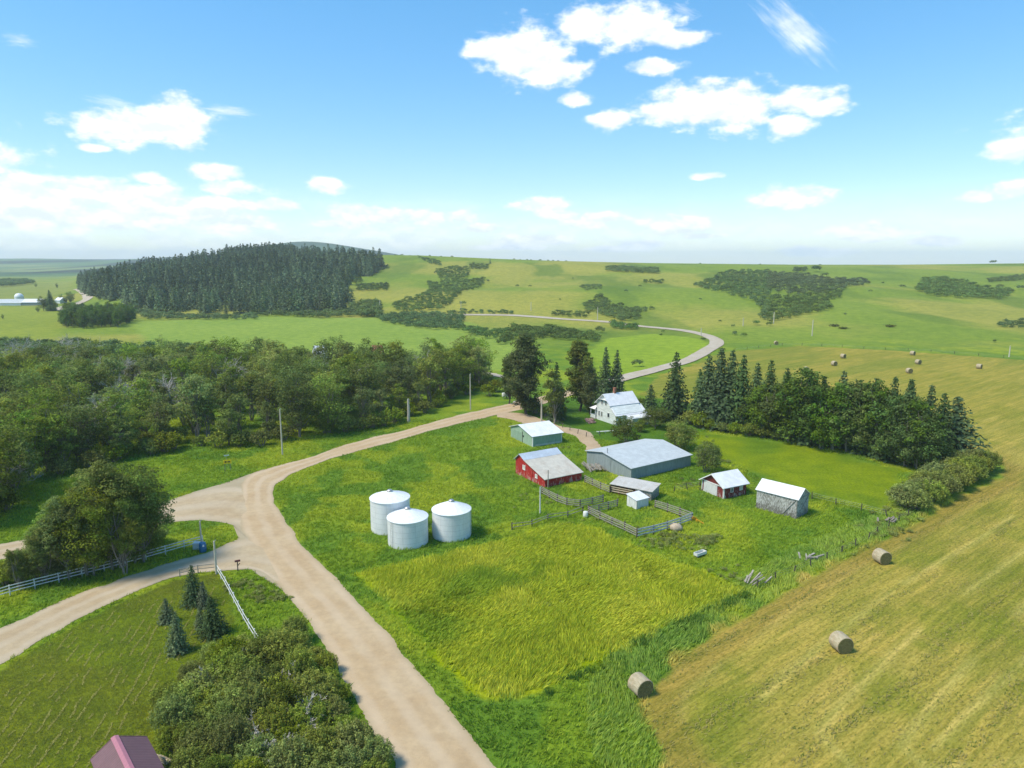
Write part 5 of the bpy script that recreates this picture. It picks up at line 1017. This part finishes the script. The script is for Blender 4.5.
# windbreak
wsp = [(706,426,358,0,1.0),(718,429,350,2,1.0),(729,430,353,0,.85),(740,433,358,1,.85),(754,434,366,1,.9),(767,437,363,0,.85),(783,440,371,1,.9),(820,448,380,1,.85),(838,449,374,0,.85),(888,462,379,2,.75),(904,464,382,0,.85),(924,466,387,2,.8),(952,460,399,2,1.75),(698,425,372,1,.8),(905,452,384,1,1.0),(870,456,381,0,1.0),(855,452,383,1,1.0),(806,446,378,1,1.0),(938,464,396,0,1.0)]
for i, (x, b_, tp, k, sx) in enumerate(wsp):
    g = G(x, b_ - 3); lb = {12: 'broad spruce standing at the right-hand end of the windbreak', 1: 'tallest spruce at the left end of the windbreak'}.get(i, 'dark pointed spruce of the windbreak, ' + ('in the tight group at its left end' if x < 790 else 'rising alone above its middle' if x < 870 else 'near its right end'))
    plant('spruce_tree', lb, 'spruce', SP[k], g[:2], H_of(g, tp - 3), 'spruces of the windbreak', sx * 1.15)
for i, (x, b_, tp, k) in enumerate([(760,437,388),(775,440,384),(790,443,376),(799,445,371),(810,447,382),(822,450,388),(834,452,386),(846,453,382),(858,454,386),(868,456,384),(880,459,388),(893,463,393),(906,466,400),(915,469,400),(905,467,402),(926,471,420),(745,434,396),(852,452,380)][j] + (j % 3,) for j in range(18)):
    g = G(x, b_ - 1.5); plant('deciduous_tree', ('round-crowned leafy tree' if i % 3 != 1 else 'tapering leafy tree') + ' of the windbreak, ' + ('left end among the spruces' if x < 785 else 'left of its middle' if x < 830 else 'right of its middle' if x < 875 else 'toward its right end'), 'tree', WB[k], g[:2], H_of(g, tp - 2), 'leafy trees of the windbreak', random.uniform(.95, 1.15))
for x, b_ in [(700,428),(712,430),(722,432),(735,434),(748,436),(762,438),(776,440),(735,428),(705,426)]:
    g = G(x, b_); one('shrub', 'low dark shrub at the foot of the windbreak spruces', 'shrub', random.choice(BU), g[:2], random.uniform(.7, 1.0), 'shrubs at the foot of the windbreak')
ROWP = [(904,508),(912,504),(922,500),(931,496),(940,491),(950,486),(960,482),(969,478),(978,474),(985,470),(915,510),(928,503),(942,497),(955,489),(972,481),(935,486),(950,476),(962,472),(975,468),(922,490)]
for x, b_ in ROWP:
    g = G(x, b_); one('shrub', 'grey-green shrub of the hedge row at the paddock corner, ' + ('its near end' if x < 928 else 'its middle' if x < 958 else 'its far end'), 'shrub', random.choice(BUROW), g[:2], random.uniform(.85, 1.1), 'hedge row shrubs')
# plantation block and the far farmstead trees
PLB = P((62,327.5),(82,328.5),(118,327.5),(135,322),(134,314),(100,309),(66,309))
for i, p in enumerate(sorted(gridscatter(PLB, 6.6, 12), key=lambda p: p[1])[:95]): plant('deciduous_tree', 'dull green tree in the dense plantation block beyond the wood', 'tree', WB[i % 3], p, random.uniform(9, 12), 'trees of the plantation block', .95)
ft = [(44,311,296,0,'round green tree at the end of the far barns'),(54,311,299,2,'dark green tree beside the far farmhouse'),(71,303,291,2,'dark reddish-brown tree at the far track'),(62,303,294,1,'small green tree left of the reddish-brown one'),(38,312,306,2,'low round bush in front of the far barns'),(57,288,283,1,'lone small tree in the far field'),(36,287,283,2,'low bush on the far field boundary'),(66,303,296,3,'small tree right beside the far white farmhouse'),(3,319,314,1,'tiny lone bush in the far left meadow')]
for (x, b_, tp, k, lb) in ft: g = G(x, b_); plant('deciduous_tree', lb, 'tree', CW[k], g[:2], H_of(g, tp), None, 1.1)
g = G(51, 311); plant('spruce_tree', 'tall dark spruce at the far left farmstead', 'spruce', SP[1], g[:2], H_of(g, 290), None, 1.2)

# conifer hill
FOR = P((80,291),(92,297),(122,303),(128,311),(200,313.5),(300,315),(345,312),(350,300),(345,290),(352,281),(372,276),(384,268),(374,259),(345,257.5),(322,255.5),(300,254),(255,254),(222,258),(178,264),(128,272),(95,277),(77,281))
fp = gridscatter(FOR, 6.6, 21); print('conifers', len(fp), FOR.min(0), FOR.max(0)); print('conifers', len(fp)); fp = [p for p in fp if fbm(p[0] / 26, p[1] / 40, 61, 3) > .34 + .16 * np.exp(-max(0., float(sdist(p[0], p[1], FOR))) / 16) * (p[0] / p[1] > -.34)]; fp.sort(key=lambda p: p[1]); rng = np.random.default_rng(3)
near = fp[:235]
for p in near: one('conifer_tree', 'dark conifer in the front rank of the hill forest, ' + ('under its left end' if p[0]/p[1] < -.46 else 'left of its middle' if p[0]/p[1] < -.38 else 'right of its middle' if p[0]/p[1] < -.30 else 'under its right end'), 'conifer', random.choice(FCM), p, random.choice([.45, .6, .8, .95, 1.1, 1.25]), 'conifers at the foot of the wooded hill')
xs = [(int(rng.integers(4)), p[0], p[1], tz(*p) - .3, float(rng.choice([.55, .75, .9, 1, 1.1, 1.3])) * rng.uniform(.9, 1.1) * (.65 + .7 * float(fbm(p[0] / 50, p[1] / 70, 63, 2))) * (.78 if p[1] > 930 else 1), rng.random() * 6.28, rng.uniform(.6, 1.5) * (.45 + 1.1 * float(fbm(p[0] / 35, p[1] / 60, 64, 3)))) for p in fp[235:]]
o = merged(FCA, xs, 'conifer_forest', M['needle_f']); tag(o, 'dense dark conifer forest covering the wooded hill', 'forest', None, 'stuff')
for (x, b_, tp, lb) in [(350,281,260,'dark rounded conifer standing out above the right shoulder of the wooded hill'),(365,269,258,'conifer at the right end of the hill forest'),(353,270,247,'tall dark pine on the skyline at the right end of the hill forest'),(345,300,281,'conifer at the lower right corner of the hill forest'),(352,304,290,'small conifer at the lower right corner of the hill forest'),(490,264,258,'lone round tree on the skyline of the middle hill')]:
    g = G(x, b_); one('conifer_tree', lb, 'conifer', random.choice(FCM), g[:2], max(.4, H_of(g, tp) / 16) * 1.0, None).scale[0] *= 1.5
SK = scatter(P((215,258),(300,255),(372,259),(372,263),(300,259),(215,262)), 8, 31, 900)
# thickets
def thicket(poly, label, dmin, seed, smin=.6, smax=1.2, name='thicket', lim=1400, tint=1.0):
    pp = scatter(P(*poly), dmin, seed, 5000)[:lim]; r = np.random.default_rng(seed)
    if not pp: return
    xs = [(int(r.integers(len(HBA))), p[0], p[1], tz(*p) - .3, r.uniform(smin, smax), r.random() * 6.28, r.uniform(.7, 1.3) * tint) for p in pp]
    o = merged(HBA, xs, name, M['leaf_h']); tag(o, label, 'thicket', None, 'stuff')
c2 = lambda *q: [(256 + x / 4, 220 + y / 4) for x, y in q]; c3 = lambda *q: [(512 + x / 4, 220 + y / 4) for x, y in q]; c4 = lambda *q: [(768 + x / 4, 220 + y / 4) for x, y in q]
thicket(c2((545,345),(600,318),(660,302),(700,290),(690,250),(742,262),(740,240),(715,205),(780,190),(845,190),(850,225),(800,245),(905,235),(918,250),(830,285),(780,335),(740,358),(620,368),(555,362)), 'dark shrub thicket filling the winding gully of the middle hill', 4.2, 41)
thicket(c2((650,150),(740,168),(742,185),(690,174)), 'small dark thicket at the head of the middle gully', 5, 42)
thicket(c2((470,392),(560,380),(700,378),(830,375),(825,400),(820,440),(700,440),(600,425),(520,412)), 'hedge thicket at the foot of the middle hill', 4.2, 43)
thicket(c2((820,440),(900,440),(1010,452),(1020,476),(930,476),(860,460)), 'dark hedge thicket beyond the pale valley field', 4.2, 44)
thicket(c2((820,362),(1024,370),(1024,378),(820,374)), 'thin dark hedge line at the foot of the hill', 4.2, 45, .5, .9)
thicket(c2((855,178),(925,182),(925,200),(860,196)), 'small thicket below the skyline tree', 5, 46); thicket(c2((400,262),(525,258),(528,282),(410,286)), 'small thicket on the slope right of the wooded hill', 4.5, 47)
thicket(c2((355,240),(415,236),(420,250),(365,258)), 'little dark thicket beside the edge of the conifers', 4.5, 48); thicket(c2((400,215),(530,185),(535,193),(410,228),(340,236)), 'thin line of bushes running from the conifers across the slope', 4.5, 49)
thicket(c2((0,345),(100,340),(230,332),(400,340),(415,385),(250,395),(100,385),(0,385)), 'belt of bushes along the foot of the wooded hill', 4.6, 50, .6, 1.4, lim=900); thicket(c2((420,335),(488,330),(490,385),(420,390)), 'dark block of bushes right of the wooded hill foot', 3.6, 51, 1.0, 1.8)
thicket([(132,312),(200,316),(256,316),(256,320),(200,320),(150,320)], 'belt of bushes under the left end of the conifers', 4.6, 52, .6, 1.2)
thicket(c3((290,345),(350,305),(390,335),(460,352),(560,358),(500,378),(510,400),(430,405),(380,385),(300,362)), 'dark shrub thicket on the slope above the curving road', 4.0, 53)
thicket(c3((380,190),(580,196),(580,216),(380,206)), 'long narrow dark grove high on the far slope', 4.6, 54, .9, 1.5); thicket(c3((528,244),(600,248),(600,256),(528,252)), 'short dark line of bushes below the narrow grove', 4.5, 55)
thicket(c3((270,268),(355,262),(355,278),(300,285)), 'small dark patch of bushes upslope of the road thicket', 5, 56, .5, .9)
thicket(c3((720,262),(780,245),(850,212),(1024,205),(1024,290),(940,300),(820,290)) , 'upper part of the wide dark thicket on the right slope', 5.2, 57, .7, 1.3)
thicket(c3((860,300),(1024,285),(1024,400),(985,400),(1010,360),(960,322)), 'lower left arm of the wide dark thicket', 5.0, 58, .7, 1.3)
thicket(c4((0,212),(130,216),(250,236),(395,240),(405,256),(300,280),(200,300),(90,300),(0,285)), 'upper right arm of the wide dark thicket on the slope', 5.0, 59, .7, 1.3)
thicket(c4((0,315),(120,305),(290,292),(290,308),(240,330),(250,355),(120,385),(0,415)), 'lower right arm of the wide dark thicket on the slope', 4.8, 60, .7, 1.3)
thicket(c4((600,284),(612,240),(700,236),(850,268),(975,285),(970,298),(930,318),(750,314),(640,302)), 'dark oval grove alone on the right slope', 4.8, 61, .9, 1.5)
thicket(c4((880,240),(1024,222),(1024,238),(890,252)), 'thin dark grove near the right skyline', 5, 62); thicket(c4((930,412),(1024,405),(1024,435),(930,430)), 'dark bush patch at the right edge of the slope', 4.5, 63, .5, 1.0)
thicket(c4((105,196),(150,194),(150,208),(105,208)), 'tiny grove just under the skyline', 4.5, 64); thicket(c3((160,372),(300,380),(300,392),(170,384)), 'short hedge beside the curving road', 4.2, 65)
thicket(c3((400,420),(490,430),(490,440),(405,436)), 'short hedge below the curving road', 3.6, 66); thicket([(512,328),(560,330),(600,338),(598,342),(560,340),(520,338),(500,345)], 'hedge of bushes in the field behind the tall yard trees', 4.0, 67, .7, 1.3)
thicket([(0,343),(40,346),(80,345),(130,350),(200,351),(200,356),(100,356),(0,354)], 'belt of bushes behind the wood', 4.5, 68, .8, 1.5)
thicket([(-40,281),(30,281.5),(33,284),(10,287),(-40,288)], 'dark far belt of trees at the left edge', 9, 69, 1.6, 2.6)
thicket([(205,259),(240,256),(300,254.6),(372,258.6),(372,260),(300,256),(205,261)], 'ragged tree line on the crest of the wooded hill', 7, 70, 1, 1.8)
# lone bushes on the slopes
lone = [(599*1.0,333,13),(661,336,5),(663,332.6,5),(703,341,7),(637,366.5,14),(734,335,7),(744,337,8),(816,272,12),(825,277,8),(883,284,4),(870,292,4),(902,288,6),(993,264,6),(1005,328,5),(994,342.5,5),(1000,288,6),(1020,290,8),(488,282,5),(455,297,5),(626,292,5),(530,287,4),(755,277,6),(733,327,5),(573,279,3),(640,287,4),(517,287,5),(845,315,4),(700,300,4),(650,310,3),(720,322,4),(597,296,4),(560,300,3),(735,334,6),(756,325,9),(769,326,8),(603,331.5,3),(463,305.5,9)]
for i, (x, b_, wpx) in enumerate(lone):
    g = G(x, b_); w_ = wpx / FPX * math.hypot(g[0], g[1]); one('shrub', 'lone dark bush on the grassy slope', 'shrub', HBM[i % 5], g[:2], w_ / 6.2, 'scattered bushes on the slopes')
for x in [514,520,527,531,540,548,553,558,566,395,402,410,418,430,441,452,700,760,820]:
    g = G(x, float(np.interp(AX(x), A_CREST, ROW_CREST)) + .6); one('shrub', 'tiny tree silhouette on the skyline of the hill', 'shrub', HBM[x % 5], g[:2], random.uniform(.5, .9), 'tiny trees on the skyline')

# ------------------------------------------------------------------ grass, hay and clippings
def tufts(name, label, polyfun, n, box, hgt, wid, blades, seed, lean=.35, colf=None, wind=(.8, -.5)):
    rng = np.random.default_rng(seed); lo, hi = box; P_ = rng.uniform(lo, hi, (n, 2)); k = polyfun(P_[:, 0], P_[:, 1]); keep = rng.random(n) < k; P_ = P_[keep]; m = len(P_)
    base = (colf or ground_col)(P_[:, 0], P_[:, 1]); hh = hgt * (.55 + .9 * fbm(P_[:, 0] / 2.6, P_[:, 1] / 2.6, seed + 3, 3)) * rng.uniform(.7, 1.2, m)
    wd = np.array(wind); ang = (fbm(P_[:, 0] / 6, P_[:, 1] / 6, seed + 9, 3) - .5) * 5
    wx = wd[0] * np.cos(ang) - wd[1] * np.sin(ang); wy = wd[0] * np.sin(ang) + wd[1] * np.cos(ang)
    Z = terr(P_[:, 0], P_[:, 1]); V = np.zeros((m, blades, 4, 3)); C = np.zeros((m, blades, 4, 3)); h_ = hh[:, None] * rng.uniform(.6, 1.15, (m, blades)); a = rng.uniform(0, 6.28, (m, blades)); w = wid * rng.uniform(.6, 1.3, (m, blades))
    bx = P_[:, 0][:, None] + rng.normal(size=(m, blades)) * .16; by = P_[:, 1][:, None] + rng.normal(size=(m, blades)) * .16
    lx = (wx[:, None] * lean + rng.normal(size=(m, blades)) * .25) * h_; ly = (wy[:, None] * lean + rng.normal(size=(m, blades)) * .25) * h_
    V[..., 0, 0] = bx - np.cos(a) * w; V[..., 0, 1] = by - np.sin(a) * w; V[..., 1, 0] = bx + np.cos(a) * w; V[..., 1, 1] = by + np.sin(a) * w
    V[..., 2, 0] = bx + np.cos(a) * w * .7 + lx * .5; V[..., 2, 1] = by + np.sin(a) * w * .7 + ly * .5; V[..., 3, 0] = bx + lx; V[..., 3, 1] = by + ly
    V[..., 0, 2] = V[..., 1, 2] = Z[:, None] - .03; V[..., 2, 2] = Z[:, None] + h_ * .62; V[..., 3, 2] = Z[:, None] + h_
    cl = base[:, None, None, :] * rng.uniform(.8, 1.3, (m, blades, 1, 1)) * np.array([1.85, 1.70, 1.5]); C[:] = cl; tip = rng.random((m, blades)) < .22; C[tip] *= np.array([1.3, 1.15, 1.25]); V = V.reshape(-1, 3); i0 = np.arange(m * blades) * 4
    mb = MB(); mb.add(V, np.r_[np.c_[i0, i0 + 1, i0 + 2], np.c_[i0, i0 + 2, i0 + 3]], 0, C.reshape(-1, 3)); o = mb.build(name, M['grass']); return tag(o, label, 'grass', None, 'stuff')
ROADPOLY = [np.r_[ROAD_L, ROAD_R[::-1]], np.r_[WEST_T, WEST_B[::-1]], np.r_[DRV_T, DRV_B[::-1]], np.r_[LANE_T, LANE_B[::-1]]]
FOOT = []
for o in list(bpy.data.objects):
    if o.parent is None and o.get('category') in ('barn', 'shed', 'house', 'garage', 'shelter') and o.type == 'EMPTY' and o.location.y < 260:
        w_ = next(c for c in o.children if c.name.startswith(('wall', 'roof'))); xs_ = [v.co.x for v in w_.data.vertices]; ys_ = [v.co.y for v in w_.data.vertices]; ca, sa = math.cos(o.rotation_euler.z), math.sin(o.rotation_euler.z)
        FOOT.append(np.array([(o.location.x + x * ca - y * sa, o.location.y + x * sa + y * ca) for x, y in ((min(xs_), min(ys_)), (max(xs_), min(ys_)), (max(xs_), max(ys_)), (min(xs_), max(ys_)))]))
for c, r in BINS: FOOT.append(np.array([(c[0] + r * math.cos(a), c[1] + r * math.sin(a)) for a in np.linspace(0, 6.283, 13)[:-1]]))
def offroad(x, y, m=.15):
    k = np.ones(len(x), bool)
    for p in ROADPOLY: k &= sdist(x, y, p) < -m
    jp = P((262,470),(225,484),(190,493),(188,505),(205,520),(228,523),(238,538),(232,545),(235,569),(252,571),(270,572),(280,586),(296,600),(286,566),(264,530),(258,500),(262,480)); k &= sdist(x, y, jp) < -m
    for p in FOOT: k &= sdist(x, y, p) < .05
    return k
def f_tall(x, y): d = sdist(x, y, TALL); return np.clip(d / 2.2, 0, 1) * (d > -.2)
def f_rough(x, y):
    a = x / np.maximum(y, 1); return (offroad(x, y) & (sdist(x, y, TALL) < 0) & (sdist(x, y, HAY) < -.1) & (sdist(x, y, LAWN) < -.2) & (sdist(x, y, PADDOCK) < 0) & (sdist(x, y, YARD) < 0) & (sdist(x, y, SHR) < 1) & (abs(a) < .80)) * np.clip(1.15 - y / 230, .2, 1)
tufts('tall_grass', 'tall yellow-green grass of the square field beside the gravel road', f_tall, 42000, (TALL.min(0), TALL.max(0)), .62, .045, 7, 1, .75, None, (.9, .35))
tufts('rough_grass', 'rough green grass of the verges and the pasture', f_rough, 170000, ((-105, 38), (75, 175)), .40, .05, 6, 2, .5)
def f_edge(x, y): d = sdist(x, y, HAY); return ((d < 0) & (d > -5.5) & (y < 125) & offroad(x, y)) * 1.0
tufts('verge_grass', 'long dark green uncut grass along the edge of the hay field', f_edge, 60000, ((-12, 38), (75, 125)), .52, .045, 7, 3, .8, lambda x, y: ground_col(x, y) * .8 + T(124, 158, 52) * .28, (.4, .8))
FL = P((545,690),(594,664),(650,634),(700,613),(745,592),(752,596),(705,620),(655,642),(600,672),(548,698))
tufts('weed_row', 'dark green weeds along the lower side of the tall grass field', lambda x, y: (sdist(x, y, FL) > 0) * (fbm(x / 2, y / 2, 88, 3) > .45), 7000, (FL.min(0), FL.max(0)), .55, .06, 7, 4, .4, lambda x, y: np.tile(T(76, 112, 46), (len(x), 1)), (.4, .8))
def weeds(px, py, r, n, seed, s=.7):
    g = G(px, py); rng = np.random.default_rng(seed); p = rng.normal(size=(n, 2)) * r * .45; return [(g[0] + q[0], g[1] + q[1] * .8, rng.uniform(.5, 1) * s) for q in p]
wp = []
for i, (x, y, r, n, s) in enumerate([(676,540,4,46,.3),(660,545,3,20,.26),(708,540,3,26,.34),(640,531,2,10,.25),(610,522,2,8,.24),(640,505,3,10,.2),(530,500,5,20,.2),(575,525,4,12,.2),(690,485,4,16,.26),(845,545,4,20,.25),(885,530,4,30,.3),(900,515,4,24,.3),(730,575,3,14,.24),(716,462,3,14,.3),(600,455,3,8,.2),(240,585,3,26,.24),(258,596,3,26,.24),(273,600,2,18,.24),(560,448,2,8,.26),(558,604,2,14,.22)]): wp += weeds(x, y, r, n, 900 + i, s)
WEED = [make_bush(680 + i, 2.6, 4.4, 7, 40, .5, False).arrays() for i in range(3)]; rg = np.random.default_rng(6)
o = merged(WEED, [(int(rg.integers(3)), x, y, tz(x, y) - .1, s_, rg.random() * 6, rg.uniform(1.0, 1.7)) for x, y, s_ in wp], 'weed_patches', M['leaf_bush']); tag(o, 'dark green patches of nettles and weeds around the corral and verges', 'weeds', None, 'stuff')
# cut straw left on the mown field, lying along the mowing direction
rng = np.random.default_rng(14); n = 200000; P_ = rng.uniform((8, 38), (110, 150), (n, 2)); u = P_[:, 0] * math.cos(HAYDIR) + P_[:, 1] * math.sin(HAYDIR); v = -P_[:, 0] * math.sin(HAYDIR) + P_[:, 1] * math.cos(HAYDIR)
row = np.exp(-((np.mod(v + 1.2 * (fbm(u / 14, v / 30, 3, 2) - .5) * 2, 7.4) - 3.7) / .55) ** 2) * (fbm(u / 9, v / 9, 5, 3) > .42); dens = .10 + .5 * (fbm(u / 6, v / 1.6, 6, 3) > .55) * .6 + .55 * row
k = (rng.random(n) < dens) & (sdist(P_[:, 0], P_[:, 1], HAY) > .2) & (P_[:, 0] / P_[:, 1] < .85); P_ = P_[k]; row = row[k]; m = len(P_); a = HAYDIR + rng.normal(size=m) * .7; L_ = rng.uniform(.08, .30, m) * (1 + row * .4); w = rng.uniform(.012, .035, m); dx, dy = np.cos(a) * L_ / 2, np.sin(a) * L_ / 2; nx, ny = -np.sin(a) * w, np.cos(a) * w; z = terr(P_[:, 0], P_[:, 1])
z0 = z + rng.uniform(.01, .05, m); z1 = z + rng.uniform(.02, .14, m) + row * .06; V = np.stack([np.c_[P_[:, 0]-dx-nx, P_[:, 1]-dy-ny, z0], np.c_[P_[:, 0]-dx+nx, P_[:, 1]-dy+ny, z0+.02], np.c_[P_[:, 0]+dx+nx, P_[:, 1]+dy+ny, z1], np.c_[P_[:, 0]+dx-nx, P_[:, 1]+dy-ny, z1+.01]], 1).reshape(-1, 3)
gc = rng.random(m) < .30; c = np.where(gc[:, None], T(122, 142, 34), T(180, 168, 92)) * rng.uniform(.75, 1.25, (m, 1)); mb = MB(); mb.add(V, np.arange(m * 4).reshape(-1, 4), 0, np.repeat(c, 4, 0)); o = mb.build('cut_hay', M['grass']); tag(o, 'loose cut straw and short stubble on the mown hay field', 'straw', None, 'stuff')
# rows of dry clippings on the lawn
rng = np.random.default_rng(15); A0, A1 = G(52, 762)[:2], G(162, 592)[:2]; dr = (A1 - A0) / np.linalg.norm(A1 - A0); nr = np.array([-dr[1], dr[0]]); cc_ = []
for r_ in np.arange(-17, 9, 1.0):
    s = np.arange(-34, 22, .13); q = A0 + nr * r_ + dr * (s[:, None] + 8) + nr * ((fbm(s / 3.0, s * 0 + r_, 7, 2) - .5) * .5)[:, None]; kk = (fbm(s / 1.6, s * 0 + r_ * 3, 9, 3) > (.40 if (int(r_ * 3) % 3) else .5)) & (rng.random(len(s)) < .8); cc_.append(q[kk])
q = np.vstack(cc_); q = q[(sdist(q[:, 0], q[:, 1], LAWN) > .8) & (sdist(q[:, 0], q[:, 1], SHR) < -.3)]; q = np.repeat(q, 3, 0) + rng.normal(size=(len(q) * 3, 2)) * .055; m = len(q); a = math.atan2(dr[1], dr[0]) + rng.normal(size=m) * .7; L_ = rng.uniform(.07, .22, m); w = rng.uniform(.015, .04, m); dx, dy = np.cos(a) * L_ / 2, np.sin(a) * L_ / 2; nx, ny = -np.sin(a) * w, np.cos(a) * w
V = np.stack([np.c_[q[:, 0]-dx-nx, q[:, 1]-dy-ny, np.full(m, .03)], np.c_[q[:, 0]-dx+nx, q[:, 1]-dy+ny, np.full(m, .05)], np.c_[q[:, 0]+dx+nx, q[:, 1]+dy+ny, rng.uniform(.04, .10, m)], np.c_[q[:, 0]+dx-nx, q[:, 1]+dy-ny, rng.uniform(.04, .10, m)]], 1).reshape(-1, 3)
mb = MB(); mb.add(V, np.arange(m * 4).reshape(-1, 4), 0, np.repeat(T(186, 182, 78) * rng.uniform(.75, 1.25, (m, 1)), 4, 0)); o = mb.build('grass_clippings', M['grass']); tag(o, 'dry grass clippings lying in rows on the mown lawn', 'clippings', None, 'stuff')
def f_lawn(x, y): return ((sdist(x, y, LAWN) > 0) & (sdist(x, y, SHR) < 0)) * 1.0
tufts('lawn_grass', 'short mown grass of the lawn', f_lawn, 60000, (LAWN.min(0).clip(-60), LAWN.max(0)), .10, .03, 5, 16, .2)

# ------------------------------------------------------------------ air
def haze():
    b = MB(); b.box(0, 0, (-90 + 225) / 2, 27000, 27000, 225 + 90); m = bpy.data.materials.new('haze'); m.use_nodes = True; nt = m.node_tree; nt.nodes.remove(nt.nodes['Principled BSDF'])
    v = nt.nodes.new('ShaderNodeVolumePrincipled'); v.inputs['Color'].default_value = (.86, .94, 1, 1); v.inputs['Density'].default_value = HAZE; v.inputs['Anisotropy'].default_value = .0; nt.links.new(v.outputs[0], nt.nodes['Material Output'].inputs['Volume'])
    o = b.build('haze', m); tag(o, kind='stuff'); o['label'] = 'thin blue air over the far hills'; o['category'] = 'haze'
HAZE = .00012
haze()
